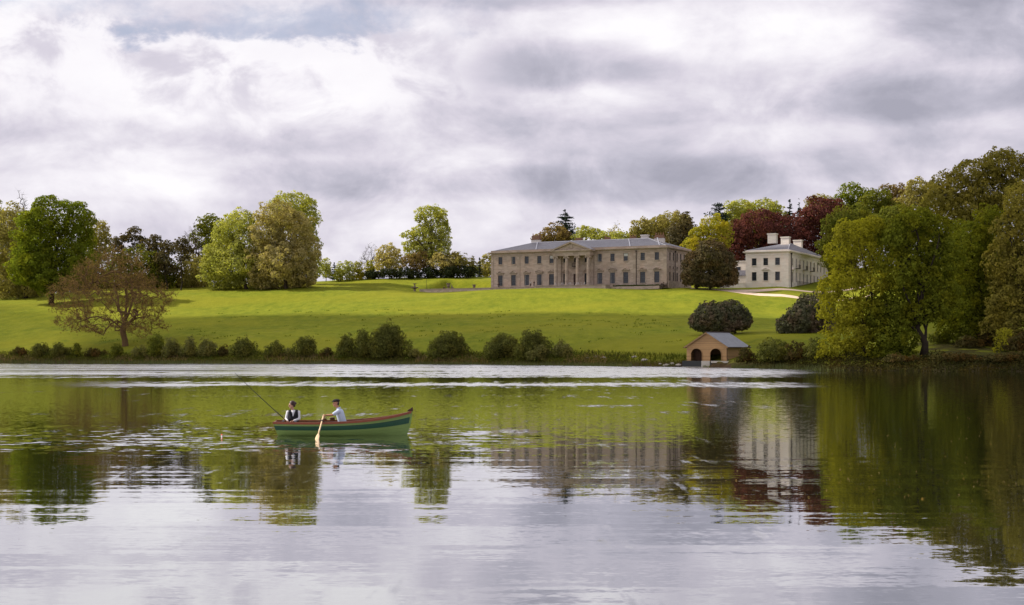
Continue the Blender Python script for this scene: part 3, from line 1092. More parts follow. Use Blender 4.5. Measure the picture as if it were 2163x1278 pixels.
    ce = MB().box(px0 - 0.55, px1 + 0.55, -pd - 1.1, -0.73, 9.952, 10.26)
    ce.build('pediment_cornice', SAND_T, root)
    xm, hw, za = (px0 + px1) / 2, (px1 - px0) / 2 + 0.55, 12.55
    MB().prism([(xm - hw + 0.7, 10.262), (xm + hw - 0.7, 10.262), (xm, za - 0.35)], -pd - 0.5, -0.73).build('tympanum', SAND, root)
    rk = MB()
    for sx in (-1, 1):
        rk.prism([(xm + sx * hw, 10.264), (xm + sx * (hw - 0.75), 10.264), (xm, za - 0.32), (xm, za + 0.08)], -pd - 1.1, -0.73)
    rk.build('raking_cornice', SAND_T, root)
    pr = MB()
    for sx in (-1, 1):
        pr.add([(xm + sx * (hw + 0.05), -pd - 1.12, 10.31), (xm, -pd - 1.12, za + 0.14), (xm, 7.0, za + 0.14), (xm + sx * (hw + 0.05), 0.4, 10.31)], [(0, 1, 2, 3)])
        pr.add([(xm + sx * (hw + 0.05), -pd - 1.12, 10.26), (xm, -pd - 1.12, za + 0.09), (xm, -pd - 1.12, za + 0.14), (xm + sx * (hw + 0.05), -pd - 1.12, 10.31)], [(0, 1, 2, 3)])
    pr.build('portico_roof', SLATE, root)
    sh = MB()
    sh.prism([(xm - 0.45, 11.5), (xm - 0.4, 10.9), (xm, 10.6), (xm + 0.4, 10.9), (xm + 0.45, 11.5), (xm, 11.65)], -pd - 0.66, -pd - 0.502)
    sh.build('carved_crest', SAND_T, root)
    # balcony over the door
    bc = MB()
    bc.box(pc - 0.95, pc + 0.95, -0.7, -0.002, 5.7, 5.85)
    for k in range(8):
        x = pc - 0.9 + k * 1.8 / 7
        bc.box(x - 0.03, x + 0.03, -0.68, -0.62, 5.852, 6.7)
    bc.box(pc - 0.95, pc + 0.95, -0.7, -0.6, 6.702, 6.78)
    bc.build('balcony', PIPE, root)
    # rain pipes with hopper heads
    for s in (fs(1344.5),):
        p = MB().tube([(s, -0.2, 0.0), (s, -0.2, 9.4)], 0.09, 8).build('drainpipe', PIPE, root)
        MB().prism([(s - 0.28, 9.75), (s - 0.12, 9.38), (s + 0.12, 9.38), (s + 0.28, 9.75)], -0.36, -0.01).build('hopper', PIPE, p)
    p = MB().tube([(L + 0.2, 6.4, 0.2), (L + 0.2, 6.4, 9.4)], 0.09, 8).build('drainpipe', PIPE, root)
    MB().box(L + 0.02, L + 0.4, 6.15, 6.65, 9.3, 9.75).build('hopper', PIPE, p)
    return root


MAIN = build_main_house()


def local(s, e, z=0.0):
    """point in the main house's own axes -> world"""
    p = HO + HX * s + HYV * e
    return Vector((p.x, p.y, HO.z + z))


def build_second_house():
    L, D = 12.2, 44.0
    o = at(1575, 397)
    o = Vector((o.x, 397.0, 20.1))
    root = empty('pale_house', tuple(o), HOUSE_A, 'pale cream two storey house with three broad chimneys beside copper trees', 'house')
    I = (0.0, (0, 0, 0))
    holes, wins = [], []
    for i, s in enumerate((2.45, 5.75, 9.1)):
        h = (s - 0.66, s + 0.66, 1.75, 4.15); holes.append(h); wins.append((h, 'tri' if i == 1 else None, 6))
        h = (s - 0.66, s + 0.66, 6.0, 8.0); holes.append(h); wins.append((h, None, 4))
    wall_holes(MB(), L, -1.2, 9.7, holes).build('front_wall', CREAM, root)
    for h, hood, rows in wins:
        sash_window(root, h, CREAM_T, I, rows=rows, hood=hood)
    xr = (math.pi / 2, (L, 0, 0))
    sh = []
    sw = []
    for k in range(10):
        s = 4.2 + k * 3.9
        h = (s - 0.6, s + 0.6, 1.4, 4.15); sh.append(h); sw.append((h, 'tri' if k == 0 else None, 6))
        h = (s - 0.6, s + 0.6, 5.6 if k else 6.0, 8.0); sh.append(h); sw.append((h, None, 4))
    rot_mb(wall_holes(MB(), D, -1.2, 9.7, sh), *xr).build('side_wall', CREAM, root)
    for h, hood, rows in sw:
        sash_window(root, h, CREAM_T, xr, rows=rows, cols=2, hood=hood)
    rot_mb(wall_holes(MB(), D, -1.2, 9.7, []), -math.pi / 2, (0, D, 0)).build('side_wall', CREAM, root)
    rot_mb(wall_holes(MB(), L, -1.2, 9.7, []), math.pi, (L, D, 0)).build('rear_wall', CREAM, root)
    ring_band(L, D, -1.2, 1.15, 0.09).build('plinth', CREAM_T, root)
    ring_band(L, D, 8.75, 8.92, 0.09).build('string_course', CREAM_T, root)
    ring_band(L, D, 9.45, 9.66, 0.30).build('cornice_bed', CREAM_T, root)
    ring_band(L, D, 9.663, 9.95, 0.62).build('cornice', CREAM_T, root)
    ring_band(L, D, 9.952, 10.25, 0.05, 0.3).build('blocking_course', CREAM_T, root)
    roof = hip_roof(L, D, 10.12, 13.5, -0.1, root, run=5.6)
    for y in (5.6, 19.0, 32.5):
        chimney(roof, L / 2, y, 12.4, 15.2, 2.4, 1.7, CREAM, CREAM_T)
    for k in (1, 3, 5):
        y = 4.2 + k * 3.9
        b = MB()
        b.box(L + 0.1, L + 1.0, y - 1.1, y + 1.1, 5.2, 5.35)
        b.box(L + 0.93, L + 1.0, y - 1.1, y + 1.1, 6.3, 6.38)
        for j in range(12):
            yy = y - 1.05 + j * 2.1 / 11
            b.box(L + 0.95, L + 0.98, yy - 0.02, yy + 0.02, 5.352, 6.298)
        b.build('balcony', PIPE, root)
    p = MB().tube([(L + 0.2, 2.3, -0.9), (L + 0.2, 2.3, 9.4)], 0.13, 8).build('drainpipe', PIPE, root)
    MB().box(L + 0.02, L + 0.42, 2.0, 2.6, 8.9, 9.4).build('hopper', PIPE, p)
    # area railing along the side
    r = MB()
    for j in range(120):
        yy = 3.4 + j * 0.33
        r.box(L + 1.5, L + 1.53, yy, yy + 0.03, -0.6, 1.6)
    r.box(L + 1.49, L + 1.54, 3.3, 43, 1.602, 1.65)
    tag(r.build('railing', PIPE, root), kind='stuff')
    # low link building on the left
    lk = empty('link_building', tuple(o + HX * (-4.9) + HYV * 3.0), HOUSE_A, 'low cream link building with slate lean-to roof between dark tree and pale house', 'building')
    h = [(0.3, 1.6, 5.0, 6.1)]
    wall_holes(MB(), 4.75, -1.2, 3.4, []).build('front_wall', CREAM, lk)
    up = wall_holes(MB(), 4.75, 4.6, 7.6, h, y=3.0)
    up.build('upper_wall', CREAM, lk)
    sash_window(lk, h[0], CREAM_T, (0.0, (0, 3.0, 0)), rows=4)
    rot_mb(wall_holes(MB(), 8, -1.2, 3.4, []), -math.pi / 2, (0, 8, 0)).build('side_wall', CREAM, lk)
    rot_mb(wall_holes(MB(), 5, 3.4, 7.6, []), -math.pi / 2, (0, 8, 0)).build('side_wall', CREAM, lk)
    rf = MB()
    for k in range(8):
        t0, t1 = k / 8, (k + 1) / 8
        rf.add([(-0.25, -0.25 + 3.25 * t0, 3.42 + 1.7 * t0 + 0.05), (4.75, -0.25 + 3.25 * t0, 3.42 + 1.7 * t0 + 0.05), (4.75, -0.25 + 3.25 * t1, 3.42 + 1.7 * t1), (-0.25, -0.25 + 3.25 * t1, 3.42 + 1.7 * t1)], [(0, 1, 2, 3)])
        rf.add([(-0.25, -0.25 + 3.25 * t0, 3.40 + 1.7 * t0), (4.75, -0.25 + 3.25 * t0, 3.40 + 1.7 * t0), (4.75, -0.25 + 3.25 * t0, 3.42 + 1.7 * t0 + 0.05), (-0.25, -0.25 + 3.25 * t0, 3.42 + 1.7 * t0 + 0.05)], [(0, 1, 2, 3)])
    rf.build('lean_to_roof', SLATE, lk)
    MB().box(-0.2, 4.75, 2.8, 8.0, 7.602, 7.8).build('parapet', CREAM_T, lk)
    # low garden wall between tree and house
    gw = MB().box(-7.5, -0.1, -0.5, -0.1, -1.3, 1.0)
    gw.box(-7.6, -0.1, -0.56, -0.04, 1.002, 1.12)
    g = gw.build('garden_wall', CREAM)
    g.location = o; g.rotation_euler = (0, 0, HOUSE_A)
    tag(g, 'low pale garden wall at the left foot of the pale house', 'wall')
    return root


build_second_house()


def build_terrace():
    PAV = simple('terrace_paving', (0.44, 0.36, 0.30), 0.9, var=0.3)
    root = empty('terrace', tuple(HO), HOUSE_A, 'low stone terrace platform running along the front of the long house', 'terrace')
    w = MB()
    w.box(-22.0, 16.9, -3.4, -3.0, -1.2, 0.12)
    w.build('retaining_wall', SAND, root)
    MB().box(-22.05, 16.9, -3.48, -2.92, 0.122, 0.24).build('coping', SAND_T, root)
    MB().box(-22.0, 15.85, -2.998, -0.12, -1.0, 0.02).build('paving', PAV, root)
    w = MB()
    w.box(16.95, 38.5, -6.4, -3.01, -1.2, 0.16)
    w.build('retaining_wall', SAND, root)
    MB().box(16.9, 38.55, -6.5, -3.62, 0.162, 0.26).build('coping', SAND_T, root)
    st = MB()
    for k in range(4):
        st.box(9.0, 16.85, -5.6 + k * 0.5, -5.1 + k * 0.5 - 0.003, -1.2, -0.75 + k * 0.17)
    st.build('steps', SAND_T, root)
    w = MB().box(38.6, 52.5, -2.2, -0.12, -1.0, -0.15)
    w.build('flower_bed_edge', SAND, root)
    # side yard wall on the right of the house
    g = MB().box(53.95, 54.3, 0.3, 14, -0.7, 1.35).build('yard_wall', SAND)
    g.location = HO; g.rotation_euler = (0, 0, HOUSE_A)
    tag(g, 'low stone yard wall below the right end windows of the long house', 'wall')


build_terrace()


def build_paths():
    gravel = simple('pale_gravel', (0.62, 0.47, 0.36), 1.0, 0.1, var=0.25, scale=1.2, bump=0.4)
    def strip(name, pts, widths):
        pts = [Vector(p) for p in pts]
        dense, wd = [], []
        for i in range(len(pts) - 1):
            for k in range(24):
                t = k / 24
                p0 = pts[max(i - 1, 0)]; p1 = pts[i]; p2 = pts[i + 1]; p3 = pts[min(i + 2, len(pts) - 1)]
                q = 0.5 * ((2 * p1) + (p2 - p0) * t + (2 * p0 - 5 * p1 + 4 * p2 - p3) * t * t + (3 * p1 - p0 - 3 * p2 + p3) * t ** 3)
                dense.append(q); wd.append(widths[i] * (1 - t) + widths[i + 1] * t)
        vs, fsx = [], []
        n = 9
        for i, p in enumerate(dense):
            d = (dense[min(i + 1, len(dense) - 1)] - dense[max(i - 1, 0)]).normalized()
            nrm = Vector((-d.y, d.x))
            for k in range(n):
                q = p + nrm * wd[i] * (k / (n - 1) - 0.5) * (1 + 0.06 * math.sin(i * 0.7 + k))
                vs.append((q.x, q.y, gz(q.x, q.y) + (0.09 if 0 < k < n - 1 else 0.0)))
        for i in range(len(dense) - 1):
            for k in range(n - 1):
                a = i * n + k
                fsx.append((a, a + 1, a + n + 1, a + n))
        o = MB().add(vs, fsx).build(name, gravel, None, True)
        tag(o, kind='structure')

    def xy(u, Y):
        return ((u - CX) * Y / F, Y)
    strip('path', [xy(1460, 386), xy(1520, 383), xy(1560, 377), xy(1640, 366), xy(1720, 359), xy(1850, 352)], [1.5, 4, 5, 3.6, 3.4, 3.4])
    strip('drive', [xy(1500, 385), xy(1580, 381), xy(1660, 381), xy(1730, 381), xy(1850, 383)], [3, 6, 5.0, 3.2, 3.2])


build_paths()


def build_boathouse():
    ang = math.radians(-33)
    W, D = 7.0, 8.2
    base = at(1450.5, 228.5, 1.02)
    root = empty('boathouse', tuple(base), ang, 'small wooden boathouse with slate roof and two arched openings at the water', 'boathouse')
    wood = wood_mat('cedar_boarding', (0.33, 0.19, 0.075), 0.15)
    dark = simple('dark_timber', (0.05, 0.03, 0.02), 0.8)
    inside = simple('dark_brown_boards', (0.10, 0.055, 0.035), 0.9)  # darker brown than the outer boarding
    conc = simple('grey_concrete', (0.40, 0.37, 0.33), 0.9, var=0.3)
    tarry = simple('black_tarred_boards', (0.022, 0.024, 0.026), 0.6)
    sl = slate_mat('boathouse_slate', (0.25, 0.265, 0.30), 'yz', 0.42, 0.19)
    He, Ha = 2.25, 4.4
    archs = [(1.75, 1.0), (5.1, 1.0)]

    def top(x):
        return He + (Ha - He) * (1 - abs(x - W / 2) / (W / 2))

    def bot(x):
        for c, r in archs:
            if abs(x - c) < r:
                return 1.05 + math.sqrt(max(r * r - (x - c) ** 2, 0)) * 0.95
        return 0.0
    xs = sorted(set([0, W / 2, W] + [round(W * k / 56, 4) for k in range(57)] + [v for c, r in archs for v in (c - r, c - r + 1e-3, c + r - 1e-3, c + r)]))
    for y, nm in ((0.0, 'front_wall'),):
        mb = MB()
        for a, b in zip(xs, xs[1:]):
            e = 1e-5
            pts = [(a, bot(a + e)), (b, bot(b - e)), (b, top(b)), (a, top(a))]
            mb.prism(pts, y, y + 0.2)
        mb.build(nm, wood, root)
    mb = MB()
    mb.prism([(0, 0), (W, 0), (W, He), (W / 2, Ha), (0, He)], D - 0.2, D)
    mb.build('rear_wall', wood, root)
    for x in (0.0, W - 0.2):
        MB().box(x, x + 0.2, 0.202, D - 0.202, 0, He).build('side_wall', wood, root)
    # inner partition and back boarding that can be seen through the arches
    ib = MB()
    for k in range(9):
        ib.box(0.6 + k * 0.27, 0.6 + k * 0.27 + 0.2, 1.6, 1.66, -0.2, 2.3)
    ib.build('inner_doors', inside, root)
    for c, r in archs:
        t = MB()
        n = 16
        pts = [(c - r, 0.0)] + [(c - r * math.cos(math.pi * k / n), 1.05 + r * 0.95 * math.sin(math.pi * k / n)) for k in range(n + 1)] + [(c + r, 0.0)]
        for p, q in zip(pts, pts[1:]):
            t.tube([(p[0], -0.03, p[1]), (q[0], -0.03, q[1])], 0.05, 6)
        t.build('arch_trim', wood, root)
    # roof: stepped slate courses on both slopes
    ov = 0.35
    nc = 15
    roof = empty('roof', (0, 0, 0)); roof.parent = root
    for sx in (-1, 1):
        mb = MB()
        for k in range(nc):
            t0, t1 = k / nc, (k + 1) / nc
            def pt(t, dz):
                x = W / 2 + sx * (W / 2 + ov) * (1 - t)
                z = (He - ov * 0.6) + (Ha - He + ov * 0.6) * t + 0.16 + dz
                return x, z
            a, b = pt(t0, 0.05), pt(t1, 0.0)
            c = pt(t0, 0.0)
            mb.add([(a[0], -ov, a[1]), (a[0], D + ov, a[1]), (b[0], D + ov, b[1]), (b[0], -ov, b[1])], [(0, 1, 2, 3)])
            mb.add([(c[0], -ov, c[1]), (c[0], D + ov, c[1]), (a[0], D + ov, a[1]), (a[0], -ov, a[1])], [(0, 1, 2, 3)])
        mb.build('slate_slope', sl, roof)
        bb = MB()
        x1 = W / 2 + sx * (W / 2 + ov); z1 = He - ov * 0.6 + 0.12
        for yy in (-ov, D + ov - 0.05):
            bb.add([(x1, yy, z1 - 0.16), (W / 2, yy, Ha - 0.02), (W / 2, yy, Ha + 0.14), (x1, yy, z1), (x1, yy + 0.05, z1 - 0.16), (W / 2, yy + 0.05, Ha - 0.02), (W / 2, yy + 0.05, Ha + 0.14), (x1, yy + 0.05, z1)],
                   [(0, 1, 2, 3), (4, 7, 6, 5), (0, 4, 5, 1), (3, 2, 6, 7)])
        bb.build('barge_board', wood, roof)
        MB().tube([(x1 + sx * 0.06, -ov, z1 - 0.04), (x1 + sx * 0.06, D + ov, z1 - 0.04)], 0.07, 8).build('gutter', dark, roof)
    MB().tube([(W / 2, -ov - 0.02, Ha + 0.2), (W / 2, D + ov + 0.02, Ha + 0.2)], 0.09, 8).build('ridge', dark, roof)
    MB().tube([(W + 0.08, -0.1, He - 0.1), (W + 0.08, -0.1, 0.45), (W + 0.45, -0.1, 0.05)], 0.05, 8).build('downpipe', dark, root)
    # footing: concrete pier, sill, tarred boards over the wet dock
    MB().box(2.75, 4.2, -0.35, 2.5, -1.6, -0.01).build('pier', conc, root)
    MB().box(4.45, W + 0.5, -0.35, 1.0, -0.32, -0.01).build('sill', conc, root)
    MB().box(4.25, W + 0.3, 1.002, D, -1.6, -0.012).build('foundation', conc, root)
    MB().box(-0.65, 2.72, -0.3, -0.15, -0.92, -0.02).build('dock_boards', tarry, root)
    MB().box(-0.65, 2.72, -0.34, -0.1, -1.5, -0.95).build('dock_foot', conc, root)
    MB().box(-0.3, -0.05, -0.1, D, -1.6, -0.012).build('foundation', conc, root)
    return root


build_boathouse()

# ------------------------------------------------------------------ trees and shrubs
BARK = bark_mat('grey_brown_bark', (0.075, 0.055, 0.04))
BARK_D = bark_mat('dark_bark', (0.035, 0.027, 0.02))
BARK_B = bark_mat('brown_bark', (0.150, 0.092, 0.046))


def unit(v):
    return v / np.maximum(np.linalg.norm(v, axis=-1, keepdims=True), 1e-9)


def leaf_quads(P_, N_, size, rng, aspect=0.62):
    """one small bent-diamond face per leaf spray; P_ centres, N_ facing"""
    n = len(P_)
    r = unit(rng.normal(size=(n, 3)))
    t = unit(np.cross(N_, r))
    b = np.cross(N_, t)
    s = (size * rng.uniform(0.55, 1.35, n))[:, None]
    t = t * s * 0.72
    b = b * s * aspect * 0.72
    lift = N_ * s * 0.12
    v = np.stack([P_ - t, P_ - b + lift, P_ + t, P_ + b + lift], 1).reshape(-1, 3)
    f = np.arange(4 * n).reshape(n, 4)
    return v, f


def crown_points(lobes, n, rng, clump=0.30, flat=0.75, hollow=0.55, fill=0.10, under=-0.55, ragged=0.12, shell=0.30):
    """leaf positions on clumps that sit on the surface of the lobes"""
    lobes = np.array(lobes, float)
    c, r = lobes[:, :3], lobes[:, 3:]
    area = (r[:, 0] * r[:, 1] * r[:, 2]) ** (2 / 3)
    P_, N_, S_ = [], [], []
    for i in range(len(lobes)):
        ni = int(n * area[i] / area.sum())
        k = max(int(4.2 / (clump * clump)), 8)
        d = unit(rng.normal(size=(k * 3, 3)))
        d = d[d[:, 2] > under][:k]
        cc = c[i] + d * r[i] * rng.uniform(0.72, 0.98 + ragged, (len(d), 1))
        # drop clumps buried in other lobes
        keep = np.ones(len(d), bool)
        for j in range(len(lobes)):
            if j != i:
                q = np.linalg.norm((cc - c[j]) / r[j], axis=1)
                keep &= q > 0.62
        if keep.sum() < 3:
            keep[:3] = True
        cc, d = cc[keep], d[keep]
        rc = clump * area[i] ** 0.5 * rng.uniform(0.65, 1.35, len(cc))
        w = rc ** 2
        idx = rng.choice(len(cc), size=ni, p=w / w.sum())
        o = unit(rng.normal(size=(ni, 3)))
        # leaves sit mostly on the outer and upper half of a clump
        o = unit(o + 0.55 * d[idx] + np.array([0, 0, 0.25]))
        rad = rng.uniform(hollow, 1.0, ni) ** 0.8
        p = cc[idx] + o * (rc[idx] * rad)[:, None] * np.array([1, 1, flat])
        nn = unit(o * 0.9 + 0.6 * rng.normal(size=(ni, 3)) + np.array([0, 0, 0.35]))
        ss = unit(o * 0.75 + d[idx] * 0.6 + 0.25 * rng.normal(size=(ni, 3)) + np.array([0, 0, 0.15]))
        e0 = int(ni * shell)
        if e0:
            q = unit(rng.normal(size=(e0 * 2, 3)))
            q = q[q[:, 2] > under][:e0]
            e0 = len(q)
            p[-e0:] = c[i] + q * r[i] * rng.uniform(0.70, 0.97, (e0, 1))
            nn[-e0:] = unit(q + 0.7 * rng.normal(size=(e0, 3)) + np.array([0, 0, 0.3]))
            ss[-e0:] = unit(q + 0.3 * rng.normal(size=(e0, 3)))
        m = int(ni * fill)
        if m:
            q = unit(rng.normal(size=(m, 3))) * rng.uniform(0.2, 0.85, (m, 1))
            p[:m] = c[i] + q * r[i]
        P_.append(p); N_.append(nn); S_.append(ss)
    return np.concatenate(P_), np.concatenate(N_), np.concatenate(S_)


def limb_path(a, b, rng, n=5, bend=0.12, up=0.12):
    a, b = np.array(a, float), np.array(b, float)
    L = np.linalg.norm(b - a)
    pts = []
    off = rng.normal(size=3) * L * bend
    for k in range(n + 1):
        t = k / n
        p = a * (1 - t) + b * t + off * math.sin(math.pi * t) + np.array([0, 0, up * L * math.sin(math.pi * t)])
        p = p + rng.normal(size=3) * L * 0.018 * (0 < k < n)
        pts.append(tuple(p))
    return pts


def px_lobes(lobes, Y, base, depth=1.0, jitter=None):
    """(u, y, ru, ry[, dY]) in photo pixels at distance Y -> metres relative to the base"""
    out = []
    for i, l in enumerate(lobes):
        u, py, ru, ry = l[:4]
        dy = l[4] if len(l) > 4 else (((i * 0.618) % 1.0) - 0.5) * ru * Y / F * 1.1 * depth
        s = Y / F
        out.append(((u - CX) * s - base.x, dy, zpix(Y, py) - base.z, ru * s, (ru * 0.55 + ry * 0.45) * s * depth, ry * s))
    return out


TREE_N = 0


def tree(name, label, cat, ub, Y, lobes, mat, bark=BARK, leaf=None, dens=1.0, trunk=None, clump=0.30, flat=0.75, group=None, limbs=True, fill=0.1, under=-0.9, ragged=0.12, sink=0.3, lean=None, depth=1.0, aspect=0.62, shell=0.30, hang=0.15):
    global TREE_N
    TREE_N += 1
    rng = np.random.default_rng(100 + TREE_N)
    base = at(ub, Y)
    base.z -= sink
    L = px_lobes(lobes, Y, base, depth)
    root = empty(name, tuple(base), 0, label, cat, group)
    leaf = (leaf * 0.92) if leaf else max(1.5 * Y / 1420.0, 0.2)
    A = sum((l[3] * l[4] * l[5]) ** (2 / 3) for l in L) * 4 * math.pi
    n = int(min(max(A * 1.9 * dens / (leaf * leaf), 350), 60000))
    p, nn, ss = crown_points(L, n, rng, clump, flat, fill=fill, under=under, ragged=ragged, shell=shell)
    zmin = hang
    keep = p[:, 2] > zmin
    p, nn, ss = p[keep], nn[keep], ss[keep]
    nn = unit(ss + 0.42 * rng.normal(size=ss.shape))      # leaves turn their faces outwards
    v, f = leaf_quads(p, nn, leaf, rng, aspect)
    link_mesh('crown', np_mesh('crown', v, f), mat, root)
    # trunk and limbs
    top = max(L, key=lambda l: l[2] + l[5])
    mb = MB()
    H = top[2] + top[5]
    r0 = trunk if trunk is not None else 0.021 * H
    cx = sum(l[0] for l in L) / len(L)
    cy = sum(l[1] for l in L) / len(L)
    zc = top[2]
    pts = limb_path((0, 0, -0.6), (0.25 * cx + 0.75 * top[0] * 0.9, 0.25 * cy + 0.4 * top[1], zc), rng, 8, 0.02, 0.0)
    rad = [r0 * (1.45 if k == 0 else (1.0 - 0.85 * (k / 8) ** 0.8)) for k in range(9)]
    mb.tube(pts, rad, 8)
    if limbs:
        for l in L:
            if l[2] < 0.22 * zc and H > 8:
                continue
            t = min(max((l[2] - 0.9 * l[5]) / max(zc, 1e-3) * rng.uniform(0.55, 0.8), 0.12), 0.85)
            k = int(t * 8)
            a = pts[max(k, 1)]
            e = (l[0], l[1], l[2] + 0.2 * l[5])
            q = limb_path(a, e, rng, 5, 0.08, 0.05)
            rr = rad[max(k, 1)] * 0.45
            mb.tube(q, [rr * (1 - 0.75 * j / 5) for j in range(6)], 6, False)
            for _ in range(5):
                d = unit(rng.normal(size=3)); d[2] = abs(d[2]) * 0.8 - 0.15
                e2 = np.array(e) * 1.0 + d * np.array(l[3:6]) * 0.9
                j = rng.integers(2, 5)
                mb.tube(limb_path(q[j], e2, rng, 4, 0.1, 0.05), [rr * 0.42 * (1 - 0.8 * m / 4) for m in range(5)], 5, False)
    mb.build('trunk', bark, root, True)
    return root


def bare_tree(name, label, ub, Y, top_py, half_u, mat, bark, levels=4, droop=0.0, buds=0, leaf=0.25, seed=1, group=None, n=420, trunk_len=None, r0=None, skirt=0.35, mains=None, off=0.0, twigs=4):
    """leafless crown: twigs grow towards points spread through a dome and join the nearest branch"""
    rng = np.random.default_rng(seed)
    base = at(ub, Y); base.z -= 0.3
    H = zpix(Y, top_py) - base.z
    R = half_u * Y / F
    root = empty(name, tuple(base), 0, label, 'tree', group)
    tl = trunk_len or 0.28 * H
    r0 = r0 or 0.026 * H
    nodes, par = [], []
    for k in range(6):
        nodes.append(np.array([0.012 * H * math.sin(k * 1.3), 0.01 * H * math.sin(k), -0.5 + (tl + 0.5) * k / 5]))
        par.append(k - 1)
    trunk_n = 6
    # main limbs
    if mains is None:
        mains = [(math.cos(a) * 0.55, math.sin(a) * 0.55, rng.uniform(0.45, 0.8)) for a in np.arange(6) * 1.047 + rng.random()] + [(0.05, 0.0, 0.85)]
    for mx, my, mz in mains:
        e = np.array([mx * R, my * R, tl + mz * (H - tl)])
        st = 5 if mz > 0.3 else 4
        a0 = nodes[st]
        last = st
        ph = rng.normal(size=3) * 0.05 * H
        for k in range(1, 8):
            t = k / 7
            p = a0 * (1 - t) + e * t + ph * math.sin(math.pi * t) + rng.normal(size=3) * 0.010 * H
            p[2] += 0.05 * H * math.sin(math.pi * t) - droop * H * max(t - 0.6, 0)
            nodes.append(p); par.append(last); last = len(nodes) - 1
    # attraction points in a dome with a ragged skirt
    d = unit(rng.normal(size=(n * 4, 3)))
    rr = rng.uniform(0.25, 1.0, (n * 4, 1)) ** 0.5
    lump = 1 + 0.16 * np.sin(d[:, :1] * 5 + 1) * np.sin(d[:, 1:2] * 4 + 2) + 0.10 * np.sin(d[:, 2:3] * 9)
    q = d * rr * lump
    q = q[q[:, 2] > -skirt][:n]
    zc = tl + (H - tl) * 0.30
    pts = np.stack([q[:, 0] * R, q[:, 1] * R, np.where(q[:, 2] > 0, zc + q[:, 2] * (H - zc), zc + q[:, 2] * zc * 1.5)], -1)
    pts[:, 0] += off
    pts[:, 2] = np.maximum(pts[:, 2] + rng.normal(size=len(pts)) * 0.02 * H, 0.10 * H)
    order = np.argsort(np.linalg.norm((pts - np.array([0, 0, tl])) / np.array([R, R, H]), axis=1))
    for i in order:
        p = pts[i]
        arr = np.array(nodes[5:])
        dist = np.linalg.norm(arr - p, axis=1) + 0.35 * np.maximum(arr[:, 2] - p[2], 0)
        j = int(np.argmin(dist)) + 5
        a0 = nodes[j]
        L = np.linalg.norm(p - a0)
        last = j
        m = max(2, min(5, int(L / (0.035 * H)) + 1))
        bow = rng.normal(size=3) * L * 0.13
        for k in range(1, m + 1):
            t = k / m
            w = a0 * (1 - t) + p * t + bow * math.sin(math.pi * t)
            w[2] += 0.10 * L * math.sin(math.pi * t) - droop * L * t * t
            nodes.append(w); par.append(last); last = len(nodes) - 1
    N = len(nodes)
    load = np.zeros(N)
    kids = [[] for _ in range(N)]
    for i in range(N - 1, 0, -1):
        load[i] += 1 if not kids[i] else 0
        kids[par[i]].append(i)
        load[par[i]] += load[i]
    rad = r0 * np.maximum(load / load[0], 1e-6) ** 0.50
    rad = np.maximum(rad, 0.014)
    rad[:2] *= np.array([1.35, 1.12])
    mb = MB()
    done = np.zeros(N, bool)
    for i in range(N):
        # start a chain at every branching child
        if i == 0 or (par[i] >= 0 and kids[par[i]] and i != max(kids[par[i]], key=lambda c: load[c])):
            chain = [par[i], i] if i else [0]
            c = i
            while kids[c]:
                c = max(kids[c], key=lambda k: load[k])
                chain.append(c)
            if len(chain) > 1:
                rr = [min(rad[k], rad[chain[1]]) for k in chain]
                mx = max(rr)
                mb.tube([tuple(nodes[k]) for k in chain], rr, 8 if mx > 0.2 else (5 if mx > 0.07 else 3), False)
    mb.build('trunk', bark, root, True)
    # hair-fine twigs and buds round the outer branches
    arr = np.array(nodes)
    fine = np.where((load <= 3) & (np.arange(N) > 20))[0]
    tw = int(n * twigs)
    src = arr[rng.choice(fine, tw)]
    dr = unit(rng.normal(size=(tw, 3)) + np.array([0, 0, 0.35 - 2.5 * droop])) * (0.062 * H * rng.uniform(0.4, 1.4, (tw, 1)))
    w = 0.016 if buds == 0 else 0.013
    sd = unit(np.cross(dr, rng.normal(size=(tw, 3)))) * w
    mid = src + dr * 0.5 + rng.normal(size=(tw, 3)) * 0.006 * H
    v = np.stack([src - sd, src + sd, mid + sd * 0.8, mid - sd * 0.8, src + dr], 1).reshape(-1, 3)
    k5 = np.arange(tw)[:, None] * 5
    f4 = np.concatenate([k5 + np.array([[0, 1, 2, 3]]), k5 + np.array([[3, 2, 4, 4]])])
    me = bpy.data.meshes.new('twigs')
    me.from_pydata([tuple(p) for p in v], [], [tuple(x) for x in f4[:tw]] + [tuple(x[:3]) for x in f4[tw:]])
    me.update()
    link_mesh('twigs', me, bark, root)
    if buds:
        P_ = np.concatenate([src[rng.integers(0, tw, buds)] + 0.0, arr[rng.choice(fine, buds // 3)]])
        k = rng.integers(0, tw, len(P_))
        P_[:buds] = src[k[:buds]] + dr[k[:buds]] * rng.uniform(0.2, 1.05, (buds, 1))
        P_ = P_ + rng.normal(size=P_.shape) * leaf * 0.5
        N_ = unit(rng.normal(size=P_.shape) + np.array([0, 0, 0.4]))
        v, f = leaf_quads(P_, N_, leaf, rng)
        link_mesh('crown', np_mesh('crown', v, f), mat, root)
    return root


